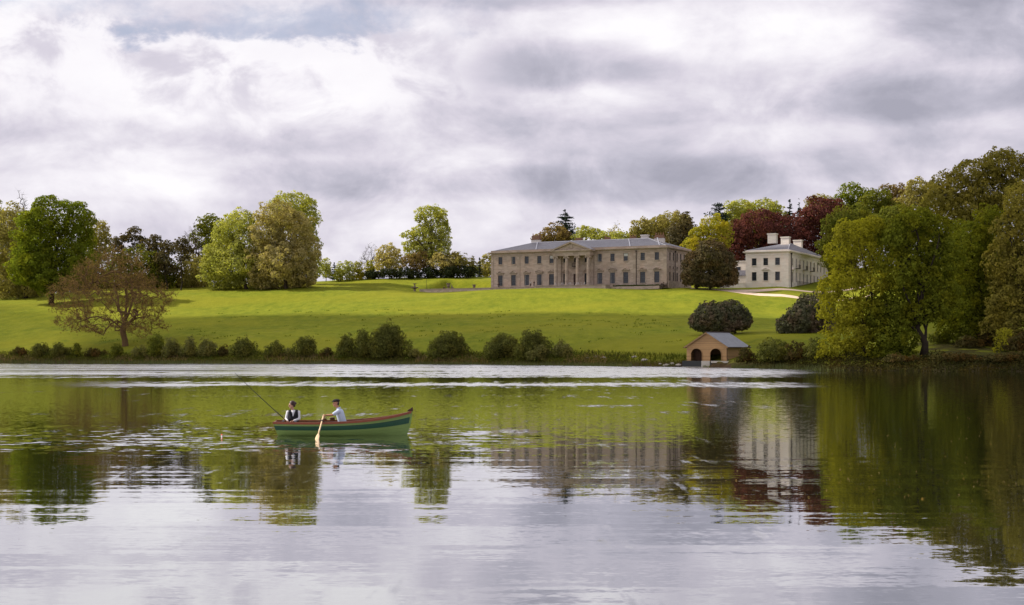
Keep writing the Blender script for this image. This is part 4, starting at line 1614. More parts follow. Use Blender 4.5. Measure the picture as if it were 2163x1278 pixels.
def conifer(name, label, ub, Y, top_py, base_py, half_u, mat, seed=1, tiers=9, shape='cone', group=None, bark=BARK_D, lean=0.0, bare=0.3, leaf=None, dens=1.0):
    """trunk with tiers of flat needle boughs"""
    rng = np.random.default_rng(seed)
    base = at(ub, Y); base.z -= 0.3
    H = zpix(Y, top_py) - base.z
    z0 = max(zpix(Y, base_py) - base.z, H * 0.05)
    R = half_u * Y / F
    root = empty(name, tuple(base), 0, label, 'tree', group)
    leaf = leaf or 1.35 * Y / 1420.0
    tr = MB()
    pts = [(lean * H * (k / 8) ** 1.2, 0, -0.5 + (H + 0.3) * k / 8) for k in range(9)]
    tr.tube(pts, [0.022 * H * (1.2 - 1.1 * k / 8) + 0.03 for k in range(9)], 7)
    P_, N_ = [], []
    for i in range(tiers):
        t = i / max(tiers - 1, 1)
        z = z0 + (H - z0) * t ** 0.95
        if shape == 'cone':
            rr = R * (1 - t) ** 0.8 + 0.06 * R
        else:
            rr = R * (0.55 + 0.45 * math.sin(math.pi * min(t * 0.85 + 0.2, 1)))
        nb = 5 if t < 0.85 else 3
        a0 = rng.random() * 6.28
        for k in range(nb):
            a = a0 + 6.283 * k / nb + rng.normal() * 0.25
            ln = rr * rng.uniform(0.6, 1.15)
            zz = z + rng.normal() * 0.02 * H
            e = np.array([lean * H * t + math.cos(a) * ln, math.sin(a) * ln, zz - 0.06 * ln + (0.10 * ln if shape != 'cone' else 0)])
            st = (lean * H * t, 0, zz - 0.05 * ln)
            tr.tube([st, tuple((np.array(st) + e) / 2 + np.array([0, 0, 0.04 * ln])), tuple(e)], [0.07, 0.05, 0.02], 4, False)
            m = int(max(10, dens * 26 * (ln / leaf / 3)))
            w = rng.uniform(0.25, 1.08, (m, 1))
            ctr = np.array(st) * (1 - w) + e * w
            sp = ln * 0.26
            P_.append(ctr + rng.normal(size=(m, 3)) * np.array([sp, sp, sp * 0.30 if shape == 'cone' else sp * 0.45]))
            N_.append(unit(rng.normal(size=(m, 3)) * 0.7 + np.array([0, 0, 0.8])))
    p, nn = np.concatenate(P_), np.concatenate(N_)
    v, f = leaf_quads(p, nn, leaf, rng, 0.45)
    link_mesh('crown', np_mesh('crown', v, f), mat, root)
    tr.build('trunk', bark, root, True)
    return root


def foliage():
    g_green = leaf_mat('maple_leaves', (0.160, 0.195, 0.022))
    g_olive = leaf_mat('beech_olive_leaves', (0.285, 0.250, 0.085), hue=(1.06, 1.0, 0.9))
    g_tan = leaf_mat('young_beech_tan_leaves', (0.405, 0.345, 0.155), hue=(1.05, 1.0, 0.8))
    g_lime = leaf_mat('fresh_lime_leaves', (0.375, 0.380, 0.100), hue=(1.06, 1.0, 0.8))
    g_yel = leaf_mat('yellow_spring_leaves', (0.320, 0.300, 0.040))
    g_mid = leaf_mat('mid_green_leaves', (0.140, 0.155, 0.030))
    g_dark = leaf_mat('dark_evergreen_leaves', (0.030, 0.038, 0.018), trans=0.15)
    g_holm = leaf_mat('holm_oak_leaves', (0.120, 0.100, 0.052), trans=0.2, hue=(1.25, 1.0, 0.9))
    g_pine = leaf_mat('pine_needles', (0.105, 0.090, 0.048), trans=0.25)
    g_blue = leaf_mat('blue_green_needles', (0.028, 0.045, 0.032), trans=0.1)
    g_cop = leaf_mat('copper_beech_leaves', (0.120, 0.045, 0.040), hue=(1.12, 0.98, 0.9), trans=0.3)
    g_brn = leaf_mat('bronze_new_leaves', (0.200, 0.140, 0.065), hue=(1.05, 1.05, 0.8))
    g_r_ol = leaf_mat('olive_oak_leaves', (0.235, 0.205, 0.048), hue=(1.05, 1.0, 0.8))
    g_r_y = leaf_mat('yellow_green_oak_leaves', (0.285, 0.265, 0.028), hue=(1.05, 1.05, 0.7))
    g_r_g = leaf_mat('deep_green_lime_leaves', (0.155, 0.175, 0.020))
    g_rho = leaf_mat('rhododendron_leaves', (0.110, 0.112, 0.064), trans=0.15, hue=(1.35, 0.95, 1.1), gloss=0.0)
    g_wil = leaf_mat('willow_scrub_leaves', (0.155, 0.162, 0.046), hue=(1.12, 0.98, 0.8))
    g_wil2 = leaf_mat('grey_willow_leaves', (0.195, 0.192, 0.070), hue=(1.1, 0.98, 0.8))
    g_brm = leaf_mat('bramble_leaves', (0.090, 0.078, 0.030), hue=(1.4, 0.95, 0.8))

    LG = 'trees at the left end of the lawn'
    tree('maple_tree', 'tall bright green maple tree at far left behind the bare brown tree', 'tree', 108, 404,
         [(118, 462, 48, 42), (163, 472, 32, 44), (82, 492, 42, 52), (140, 525, 55, 50), (98, 565, 60, 40), (165, 565, 32, 38), (58, 552, 40, 48), (115, 596, 50, 26), (165, 590, 30, 26)],
         g_green, BARK_D, group=LG, clump=0.25, dens=1.25, fill=0.2)
    tree('beech_tree', 'pale olive drooping beech at the left edge behind the green maple', 'tree', 55, 428,
         [(38, 480, 40, 45), (15, 520, 42, 60), (55, 550, 38, 50), (10, 590, 40, 44), (60, 598, 34, 36)], g_olive, BARK_D, group=LG)
    tree('beech_tree', 'rounded olive beech showing at the right side of the green maple', 'tree', 203, 440,
         [(203, 492, 26, 32), (212, 525, 20, 36), (190, 550, 28, 36), (200, 585, 25, 22)], g_olive, BARK_D, group=LG)
    bare_tree('ash_tree', 'leafless grey twig tree top above the left olive beech', 40, 462, 424, 42, None, BARK, 4, seed=5, group=LG)
    tree('lime_tree', 'green tree cut by the left edge of the picture', 'tree', -18, 440,
         [(-15, 470, 30, 40), (-25, 530, 40, 50), (-5, 580, 30, 35)], g_mid, BARK_D, group=LG)
    for i, (u, Y, lb, lab) in enumerate((
            (287, 452, [(287, 490, 15, 9), (280, 503, 18, 9), (298, 508, 12, 8), (289, 525, 14, 12)], 'tallest dark pine with a flat top left of the beeches'),
            (257, 455, [(262, 508, 16, 10), (243, 515, 14, 10), (252, 528, 18, 12), (250, 548, 16, 14)], 'dark pine just left of the tallest flat topped pine'),
            (327, 446, [(330, 504, 12, 9), (318, 516, 18, 10), (335, 524, 18, 12), (325, 545, 20, 16), (330, 565, 20, 14)], 'dense dark pine just right of the tallest flat topped pine'),
            (352, 440, [(352, 518, 14, 8), (358, 532, 15, 10), (346, 548, 16, 14), (356, 572, 20, 18)], 'dark pine above the right shoulder of the bare brown tree'),
            (383, 434, [(388, 512, 14, 9), (378, 524, 16, 10), (394, 530, 16, 11), (384, 545, 14, 9)], 'pine with a tall clear leaning trunk beside the yellow beeches'))):
        tree('pine_tree', lab, 'tree', u, Y, lb, g_pine, BARK_D, group='dark pines left of the beeches', clump=0.34, flat=0.6, ragged=0.25, leaf=0.5, trunk=0.28, under=-0.6)
    # thicket that closes the view behind the trunks
    TG = 'thicket behind the left hand trees'
    for i, u in enumerate(range(-60, 470, 44)):
        lab = ['first', 'second', 'third', 'fourth', 'fifth', 'sixth', 'seventh', 'eighth', 'ninth', 'tenth', 'eleventh', 'twelfth', 'thirteenth'][min(i, 12)] + ' dark thicket bush from the left behind the left hand trees'
        py = 605 - 8 * math.sin(i * 2.1) + (14 if u < 60 else 0)
        tree('thicket_bush', lab, 'shrub', u, 462 + (i % 3) * 5, [(u - 12, py - 6, 22, 22), (u + 14, py, 22, 18), (u, py + 12, 30, 14)], (g_mid, g_brm, g_olive)[i % 3], BARK_D, group=TG, trunk=0.1, leaf=0.6, clump=0.4)
    tree('understorey_tree', 'low dark green tree under the pines behind the bare brown tree', 'tree', 300, 447,
         [(300, 565, 40, 38), (260, 570, 35, 35), (345, 575, 30, 38), (315, 600, 45, 20)], g_mid, BARK_D, group=LG)
    tree('understorey_tree', 'low olive tree between the leaning pine and the yellow beech', 'tree', 415, 448,
         [(410, 570, 22, 35), (395, 590, 20, 22), (425, 595, 16, 18)], g_olive, BARK_D, group=LG)
    bare_tree('ash_tree', 'leafless purple brown tree behind the leaning pine', 408, 455, 482, 34, None, BARK, 4, seed=9, group=LG)
    # sunlit beeches left of centre
    CG = 'tall beeches left of the lawn centre'
    tree('beech_tree', 'green beech top behind the left of the yellow green beeches', 'tree', 440, 460,
         [(452, 478, 28, 24), (430, 500, 24, 28), (460, 515, 28, 35), (440, 555, 28, 40)], g_mid, group=CG)
    tree('beech_tree', 'spreading yellow green beech with sunlit left side', 'tree', 522, 430,
         [(508, 474, 36, 28), (470, 498, 24, 30), (528, 515, 34, 40), (478, 535, 42, 34), (445, 555, 20, 36), (505, 560, 50, 32), (470, 588, 48, 24), (545, 575, 30, 30), (505, 592, 50, 18)],
         g_lime, BARK, group=CG, clump=0.26, dens=1.1)
    tree('beech_tree', 'broad tan leaved beech, largest crown left of the lawn centre', 'tree', 606, 424,
         [(590, 458, 42, 28), (620, 490, 46, 46), (565, 495, 36, 40), (555, 540, 36, 42), (632, 540, 38, 46), (595, 555, 50, 42), (565, 582, 38, 28), (635, 575, 32, 32), (600, 592, 56, 18)],
         g_tan, BARK, group=CG, clump=0.24, dens=1.15)
    tree('beech_tree', 'yellow green beech top rising behind the broad tan beech', 'tree', 640, 440,
         [(618, 434, 46, 24), (648, 462, 22, 34), (655, 510, 18, 40), (660, 560, 16, 34), (610, 470, 40, 35)], g_lime, BARK, group=CG)
    # young trees on the lawn crest
    SG = 'young trees along the lawn crest'
    for i, (u, tp, hu, lab, m) in enumerate((
            (689, 548, 12, 'first upright young lime green tree right of the broad beech', g_lime),
            (718, 556, 10, 'second young lime green tree along the lawn crest', g_lime),
            (737, 553, 13, 'third and roundest young lime green tree along the lawn crest', g_lime),
            (758, 555, 12, 'fourth young tree along the crest, next to the bare twigs', g_yel),
            (782, 552, 11, 'small bright yellow green tree in front of the bare grey twigs', g_yel))):
        tree('young_tree', lab, 'tree', u, 452 + i, [(u, tp + 12, hu * 0.8, 13), (u - 2, tp + 24, hu, 12), (u + 2, tp + 33, hu * 0.8, 8)], m, BARK, group=SG, trunk=0.12, leaf=0.42, clump=0.4)
    conifer('fir_tree', 'small dark fir between the young trees on the lawn crest', 706, 470, 556, 588, 10, g_blue, 41, 8, 'cone', SG)
    conifer('fir_tree', 'distant dark fir just left of the long house', 1013, 500, 545, 585, 7, g_blue, 42, 8, 'cone', SG)
    bare_tree('ash_tree', 'leafless grey tree on the lawn crest right of centre beeches', 783, 490, 520, 28, None, BARK, 4, seed=12, group=SG)
    HG = 'trees behind the dark hedge'
    tree('hornbeam_tree', 'pale rounded tree at the left end of the dark hedge', 'tree', 822, 462, [(822, 538, 22, 22), (808, 555, 18, 20), (836, 558, 20, 22)], g_tan, group=HG)
    tree('lime_tree', 'tall bright lime tree with layered crown behind the hedge', 'tree', 905, 459,
         [(912, 450, 30, 13), (932, 462, 14, 18), (890, 462, 14, 12), (922, 482, 26, 20), (890, 490, 26, 14), (866, 497, 18, 9), (905, 512, 30, 20), (868, 520, 18, 12), (938, 505, 14, 22), (890, 535, 36, 22), (930, 535, 24, 22)],
         g_lime, BARK, group=HG, clump=0.30, dens=1.0, flat=0.6, trunk=0.6)
    tree('thorn_tree', 'pinkish tan small tree in front of the tall bright lime', 'tree', 882, 456, [(872, 555, 22, 20), (893, 550, 16, 24)], g_brn, group=HG)
    tree('thorn_tree', 'small tan tree right of the tall bright lime', 'tree', 930, 456, [(930, 558, 24, 20), (950, 555, 20, 22)], g_tan, group=HG)
    tree('hornbeam_tree', 'rounded olive tree at the right end of the dark hedge', 'tree', 980, 457, [(968, 553, 22, 18), (988, 560, 16, 18), (952, 565, 18, 15)], g_olive, group=HG)
    for i, (u, py, ru, ry, lab) in enumerate((
            (790, 580, 20, 8, 'leftmost dark clipped shrub of the crest hedge'), (826, 578, 22, 10, 'second dark shrub from the left in the crest hedge'),
            (866, 578, 24, 10, 'third dark shrub from the left in the crest hedge'), (912, 577, 20, 11, 'fourth dark shrub in the crest hedge, below the tall lime'),
            (953, 575, 28, 13, 'widest dark shrub of the crest hedge'), (990, 574, 15, 13, 'rightmost dark shrub of the crest hedge'))):
        tree('hedge_shrub', lab, 'shrub', u, 453, [(u - ru * 0.35, py, ru * 0.7, ry), (u + ru * 0.35, py + 1, ru * 0.7, ry * 0.9)], g_dark, BARK_D, group='dark hedge along the lawn crest', trunk=0.12, leaf=0.4, clump=0.4, dens=1.3, under=-0.9)
    for i, (u, py, ru, ry, lab, m) in enumerate(((1030, 562, 16, 24, 'hazy olive tree just behind the left corner of the long house', g_olive), (1000, 572, 12, 14, 'low distant tree between hedge and long house', g_mid))):
        tree('distant_tree', lab, 'tree', u, 505, [(u, py, ru, ry), (u - 8, py + 12, ru * 0.8, ry * 0.6)], m, group='trees behind the dark hedge')
    # behind the long house
    BG = 'trees rising behind the long house'
    tree('hornbeam_tree', 'round bronze tree behind the roof, below the lone conifer', 'tree', 1168, 462, [(1172, 497, 30, 20), (1145, 506, 20, 14), (1195, 506, 20, 16), (1170, 530, 40, 30)], g_brn, group=BG)
    conifer('cedar_tree', 'lone dark conifer standing above the house portico', 1194, 470, 444, 505, 27, g_blue, 51, 10, 'cone', BG, dens=1.6)
    tree('lime_tree', 'yellow green tree just right of the portico peak', 'tree', 1243, 458, [(1235, 492, 20, 12), (1257, 494, 18, 12), (1243, 520, 34, 28)], g_lime, group=BG)
    tree('willow_tree', 'pale yellow low tree below the twiggy crown behind the roof', 'tree', 1296, 455, [(1280, 500, 18, 10), (1312, 500, 18, 10), (1296, 525, 36, 28)], g_lime, group=BG)
    bare_tree('ash_tree', 'half bare twiggy tree behind the middle of the roof', 1298, 462, 474, 30, g_tan, BARK, 4, seed=15, group=BG, buds=700, leaf=0.4)
    tree('oak_tree', 'broad golden olive tree behind the right end of the roof', 'tree', 1372, 468, [(1362, 482, 28, 20), (1390, 478, 26, 20), (1345, 496, 16, 16), (1375, 510, 45, 32)], g_olive, group=BG)
    tree('oak_tree', 'olive tree top left of the dark ragged pine', 'tree', 1420, 478, [(1418, 468, 32, 18), (1440, 478, 22, 20), (1415, 500, 40, 34)], g_olive, group=BG)
    tree('yew_tree', 'ragged black green pine behind the right roof end', 'tree', 1440, 450, [(1428, 492, 20, 24), (1450, 470, 10, 20), (1456, 482, 16, 14), (1448, 505, 24, 22), (1425, 520, 26, 26), (1460, 520, 20, 22)], g_pine, BARK_D, group=BG, clump=0.4, flat=0.5, ragged=0.3)
    tree('holm_oak', 'huge dark domed evergreen between the two houses', 'tree', 1500, 382,
         [(1498, 540, 36, 34), (1470, 562, 28, 34), (1528, 562, 28, 34), (1500, 575, 52, 32), (1456, 585, 18, 22), (1546, 585, 14, 22), (1500, 592, 54, 16)], g_holm, BARK_D, clump=0.15, dens=1.6, under=-0.9, leaf=0.38, ragged=0.04, shell=0.40)
    tree('field_maple', 'bright yellow tree behind the left of the dark domed evergreen', 'tree', 1500, 425,
         [(1505, 478, 30, 20), (1480, 500, 24, 22), (1520, 500, 28, 24), (1462, 522, 18, 18), (1495, 535, 40, 34)], g_yel, group=BG)
    RG = 'woodland behind the pale house'
    tree('copper_beech', 'dark red copper beech nearest the dark domed evergreen', 'tree', 1600, 440,
         [(1600, 478, 50, 34), (1560, 502, 36, 34), (1640, 490, 42, 36), (1585, 530, 55, 40), (1650, 535, 45, 40), (1545, 540, 25, 35), (1620, 570, 60, 30)], g_cop, BARK_D, group=RG, clump=0.22, dens=1.1)
    tree('copper_beech', 'higher dark red copper beech above the right chimneys', 'tree', 1735, 446,
         [(1735, 452, 46, 32), (1705, 478, 32, 32), (1765, 470, 32, 34), (1735, 505, 55, 42), (1700, 520, 30, 36), (1740, 560, 60, 40)], g_cop, BARK_D, group=RG, clump=0.22, dens=1.1)
    tree('lime_tree', 'rounded green tree top left above the first copper beech', 'tree', 1565, 480, [(1562, 440, 30, 18), (1580, 458, 28, 24), (1550, 465, 24, 26), (1570, 490, 45, 40)], g_lime, group=RG)
    tree('lime_tree', 'rounded green tree top directly above the first copper beech', 'tree', 1620, 484, [(1618, 442, 28, 18), (1640, 458, 26, 22), (1605, 465, 26, 26), (1625, 490, 45, 40)], g_lime, group=RG)
    conifer('pine_tree', 'flat topped blue green pine above the bright yellow tree', 1518, 474, 434, 478, 24, g_blue, 61, 6, 'flat', RG, dens=1.6)
    conifer('fir_tree', 'left of two slender firs between the copper beeches', 1668, 482, 424, 500, 14, g_blue, 62, 10, 'cone', RG, dens=1.6)
    conifer('fir_tree', 'right of two slender firs between the copper beeches', 1688, 484, 428, 500, 13, g_blue, 63, 10, 'cone', RG, dens=1.6)
    hills = ((1735, 470, [(1730, 428, 28, 14), (1755, 434, 22, 14), (1735, 460, 40, 30)], g_olive, 'olive tree top on the skyline behind the higher copper beech'),
             (1802, 470, [(1800, 410, 30, 18), (1822, 428, 26, 22), (1780, 432, 22, 20), (1805, 460, 45, 34)], g_green, 'round green tree on the skyline right of the copper beeches'),
             (1795, 400, [(1790, 458, 36, 20), (1765, 474, 26, 22), (1822, 470, 28, 24), (1790, 505, 50, 36), (1770, 540, 40, 36)], g_mid, 'dark green rounded tree in front of the higher copper beech'),
             (1858, 455, [(1852, 420, 26, 20), (1835, 440, 26, 24), (1870, 445, 26, 26), (1855, 480, 45, 40)], g_mid, 'dark green tree in the middle of the right skyline'),
             (1895, 465, [(1888, 404, 32, 13), (1905, 420, 28, 20), (1885, 440, 30, 26), (1900, 470, 45, 40)], g_brn, 'brown tree on the skyline before the big right hand oaks'),
             (1940, 455, [(1938, 398, 30, 17), (1960, 408, 20, 20), (1925, 425, 30, 26), (1945, 460, 45, 45)], g_olive, 'dark olive tree on the skyline touching the big right hand oak'),
             (1880, 420, [(1880, 470, 40, 34), (1845, 490, 34, 34), (1920, 480, 36, 38), (1880, 530, 55, 40)], g_mid, 'mid green tree filling the slope below the right skyline'))
    for ub, Y, lb, m, lab in hills:
        tree('hill_tree', lab, 'tree', ub, Y, lb, m, BARK_D, group=RG)
    # ---- the wooded right bank
    WG = 'large trees of the right bank'
    tree('oak_tree', 'huge olive oak crowning the right edge of the picture', 'tree', 2090, 300,
         [(2110, 350, 48, 30), (2065, 368, 50, 34), (2150, 368, 40, 40), (2020, 396, 48, 36), (2080, 410, 52, 40), (1982, 424, 40, 30), (2140, 430, 50, 50), (2030, 450, 55, 40), (2080, 490, 70, 50)], g_r_ol, BARK_D, group=WG, clump=0.22, dens=1.1, leaf=0.42)
    tree('oak_tree', 'brownish olive oak hanging over the bank at the right edge', 'tree', 2150, 214,
         [(2150, 430, 36, 45), (2135, 490, 34, 46), (2175, 500, 40, 60), (2115, 560, 30, 46), (2150, 570, 46, 54), (2175, 630, 46, 70), (2130, 640, 40, 50), (2150, 690, 44, 44), (2105, 690, 26, 34)], g_r_ol, BARK_D, group=WG, clump=0.22, leaf=0.33)
    tree('oak_tree', 'airy yellow green oak at the water, its left boughs reaching the boathouse shrubs', 'tree', 1832, 204,
         [(1795, 488, 38, 22), (1840, 478, 34, 20), (1770, 530, 28, 28), (1825, 530, 44, 34), (1790, 585, 40, 34), (1840, 590, 36, 36), (1752, 610, 26, 26), (1770, 655, 44, 32), (1825, 660, 44, 36), (1795, 710, 50, 32), (1765, 744, 40, 28), (1835, 742, 42, 34), (1800, 760, 36, 18), (1845, 764, 30, 14), (1765, 765, 24, 12)],
         g_r_y, BARK_D, group=WG, clump=0.27, dens=1.0, leaf=0.30, fill=0.05, trunk=0.30, hang=-1.35)
    tree('lime_tree', 'deep green lime with thick dark trunk standing on the right bank', 'tree', 1950, 203,
         [(1925, 466, 46, 22), (1975, 478, 36, 24), (1890, 500, 36, 34), (1945, 520, 54, 40), (1995, 540, 36, 44), (1895, 570, 40, 44), (1950, 590, 50, 44), (1995, 620, 36, 36), (1895, 645, 42, 40), (1945, 660, 40, 26), (1880, 705, 38, 38), (1912, 712, 28, 38), (1870, 752, 36, 24), (1908, 756, 26, 20), (1880, 768, 26, 10), (1975, 650, 34, 30), (1860, 660, 30, 40)],
         g_r_g, BARK_D, group=WG, clump=0.24, dens=1.25, leaf=0.30, trunk=0.55, hang=-1.35)
    tree('lime_tree', 'green lime behind the thick trunk, second large crown from the right edge', 'tree', 2085, 220,
         [(2085, 470, 30, 36), (2055, 510, 36, 44), (2030, 570, 34, 46), (2085, 550, 40, 50), (2055, 620, 44, 44), (2015, 655, 40, 40), (2085, 640, 44, 56), (2050, 690, 46, 30), (2100, 700, 40, 30), (2005, 695, 28, 24)], g_r_g, BARK_D, group=WG, clump=0.24, leaf=0.34)
    tree('beech_tree', 'shaded tree at the back of the right bank, under the huge olive oak', 'tree', 2010, 262,
         [(1990, 520, 50, 50), (2060, 540, 50, 50), (2120, 560, 50, 50), (2020, 590, 60, 50), (2150, 600, 50, 60), (1960, 620, 60, 40), (2080, 640, 60, 40), (2150, 660, 50, 40)], g_r_g, BARK_D, group=WG, leaf=0.4)
    tree('sapling', 'low sprig of yellow leaves hanging over the right bank', 'shrub', 2112, 196,
         [(2118, 705, 18, 8), (2112, 722, 14, 8), (2105, 738, 10, 6)], g_r_y, BARK_D, trunk=0.05, leaf=0.26, dens=0.32, clump=0.45, group=WG, shell=0.1)
    tree('rhododendron', 'grey flowering rhododendron mound behind the yellow green oak', 'shrub', 1700, 262,
         [(1690, 672, 38, 34), (1725, 655, 44, 38), (1660, 690, 22, 26), (1735, 690, 44, 30), (1690, 700, 45, 20)], g_rho, BARK_D, trunk=0.2, clump=0.15, dens=1.5, under=-0.9, leaf=0.32, ragged=0.05, shell=0.4)
    tree('rhododendron', 'large dark domed bush directly above the boathouse', 'shrub', 1521, 268,
         [(1500, 668, 40, 30), (1540, 664, 42, 30), (1475, 680, 22, 20), (1570, 676, 22, 22), (1520, 684, 56, 22)], g_rho, BARK_D, trunk=0.2, clump=0.13, dens=1.7, under=-0.95, leaf=0.30, ragged=0.03, shell=0.45)
    # shrubs between boathouse and right bank
    SB = 'scrub beside the boathouse'
    for (u, Y, lb, m, lab) in (
            (1578, 219, [(1575, 748, 12, 16), (1588, 758, 12, 12), (1562, 762, 10, 9)], g_brm, 'dark brown bramble against the right wall of the boathouse'),
            (1635, 214, [(1628, 738, 26, 24), (1650, 745, 22, 20), (1612, 752, 14, 14)], g_wil, 'rounded green willow shrub right of the boathouse'),
            (1682, 211, [(1680, 745, 22, 22), (1700, 752, 18, 18), (1668, 758, 14, 12)], g_brm, 'dark tangled thorn shrub right of the rounded willow shrub'),
            (1722, 208, [(1718, 740, 20, 26), (1735, 752, 16, 18)], g_wil, 'green shrub at the foot of the yellow green oak'),
            (1905, 196, [(1890, 760, 28, 12), (1925, 762, 28, 10), (1955, 766, 20, 7)], g_brm, 'low dark scrub at the water under the thick trunk'),
            (2010, 193, [(1990, 757, 30, 10), (2030, 758, 30, 11), (2062, 762, 20, 9)], g_brm, 'low dark scrub on the bank right of the thick trunk'),
            (1985, 222, [(1978, 716, 22, 12), (2010, 722, 26, 12)], g_mid, 'green undergrowth just right of the thick trunk'),
            (2060, 216, [(2045, 730, 30, 16), (2085, 724, 30, 20)], g_brm, 'dark undergrowth between the trunks of the right bank'),
            (2140, 210, [(2125, 735, 30, 20), (2165, 725, 30, 26)], g_brm, 'dark undergrowth under the oak at the right edge'),
            (2120, 192, [(2105, 758, 30, 9), (2145, 756, 26, 12)], g_brm, 'low dark scrub at the right edge of the picture')):
        tree('scrub_bush', lab, 'shrub', u, Y, lb, m, BARK_D, trunk=0.06, leaf=0.26, clump=0.3, dens=1.15, group=SB, under=-0.9, sink=0.1)
    # ---- shore shrubs, left to right
    SS = 'shrubs along the far shore'
    shrubs = [
        (40, 744, 20, 10, g_brm, 'low dark bramble at the far left of the shore'),
        (86, 740, 20, 13, g_wil, 'first green shore shrub from the left edge'),
        (128, 741, 22, 13, g_wil, 'second green shore shrub from the left edge'),
        (160, 738, 11, 13, g_mid, 'small dark green shore shrub below the left drooping twigs'),
        (200, 746, 24, 10, g_brm, 'low brown bramble below the bare brown tree'),
        (250, 740, 11, 13, g_mid, 'small dark shrub at the foot of the bare brown tree'),
        (296, 743, 20, 12, g_wil2, 'grey green shrub just right of the bare brown trunk'),
        (334, 735, 20, 22, g_mid, 'darkest and leafiest shrub right of the bare brown tree'),
        (363, 739, 18, 20, g_wil2, 'rounded pale willow right of the darkest leafy shrub'),
        (400, 737, 21, 21, g_wil2, 'second rounded pale willow right of the darkest leafy shrub'),
        (438, 737, 23, 20, g_wil2, 'third pale willow, widest of the pale willow row'),
        (470, 745, 13, 13, g_brm, 'thin brown bush at the right end of the pale willow row'),
        (515, 737, 28, 22, g_wil, 'broad twiggy shrub below the sunlit beeches'),
        (580, 741, 21, 18, g_wil, 'small shrub left of the upright oval shrub'),
        (612, 746, 13, 12, g_wil2, 'thin pale shrub touching the upright oval shrub'),
        (643, 735, 26, 24, g_wil, 'upright oval dense shrub at mid left shore'),
        (690, 747, 14, 10, g_brm, 'sparse low bush left of the largest shore clump'),
        (732, 735, 24, 22, g_wil, 'left small lobe shrub of the largest shore clump'),
        (768, 731, 24, 26, g_wil, 'middle shrub of the largest shore clump'),
        (822, 726, 44, 32, g_wil, 'largest tallest dome shrub on the shore'),
        (875, 748, 14, 9, g_wil2, 'low pale growth right of the tallest shore dome'),
        (948, 735, 47, 24, g_wil, 'isolated wide dome shrub at mid shore'),
        (1060, 735, 38, 27, g_wil, 'left dome of the shrub group below the long house'),
        (1128, 735, 38, 28, g_wil, 'tallest dome of the shrub group below the long house'),
        (1140, 748, 26, 14, g_wil2, 'pale low bush in front of the shrub group below the house'),
        (1190, 742, 22, 18, g_wil2, 'rightmost thin shrub of the group below the house')]
    for i, (u, py, ru, ry, m, lab) in enumerate(shrubs):
        Y = float(shore(u)) + 6.0 - (2.0 if 'in front' in lab else 0)
        rj = random.Random(i * 7 + 3)
        py, ry = py - ry * 0.12, ry * 1.12
        lb = []
        for q in range(4 if ru < 30 else 7):
            a = (q + 0.5) / (4 if ru < 30 else 7) * 2 - 1
            hh = ry * (1.0 - 0.45 * a * a) * rj.uniform(0.82, 1.08)
            lb.append((u + a * ru * 0.78 + rj.uniform(-2, 2), py + ry - hh * 0.98, ru * rj.uniform(0.30, 0.46), hh, rj.uniform(-1.6, 1.6)))
        lb.append((u + rj.uniform(-0.2, 0.2) * ru, py + ry * 0.15, ru * 0.62, ry * 0.85, 0.3))
        tree('shore_shrub', lab, 'shrub', u, Y, lb, m, BARK_D, trunk=0.07, leaf=0.32, clump=0.26, dens=1.25, group=SS, under=-0.9, sink=0.1, flat=1.15, aspect=0.40, ragged=0.16, shell=0.3)
    # the bare spreading tree on the left slope
    bare_tree('spreading_tree', 'spreading bare brown tree with drooping twigs on the left lawn', 262, 316, 536, 122, leaf_mat('golden_brown_buds', (0.275, 0.175, 0.075), hue=(1.0, 1.08, 0.8)), BARK_B, 5, 0.06, 17000, 0.19, off=-2.9, seed=33, twigs=11, n=1150, trunk_len=5.2, r0=0.66, skirt=0.42,
              mains=[(-0.85, 0.1, 0.06), (0.40, -0.2, 0.42), (-0.25, 0.35, 0.62), (0.12, -0.35, 0.72), (0.35, 0.45, 0.55), (-0.45, -0.45, 0.35), (0.55, 0.1, 0.12), (0.02, 0.05, 0.85), (-0.35, -0.1, -0.12), (0.38, -0.15, -0.15)])


foliage()


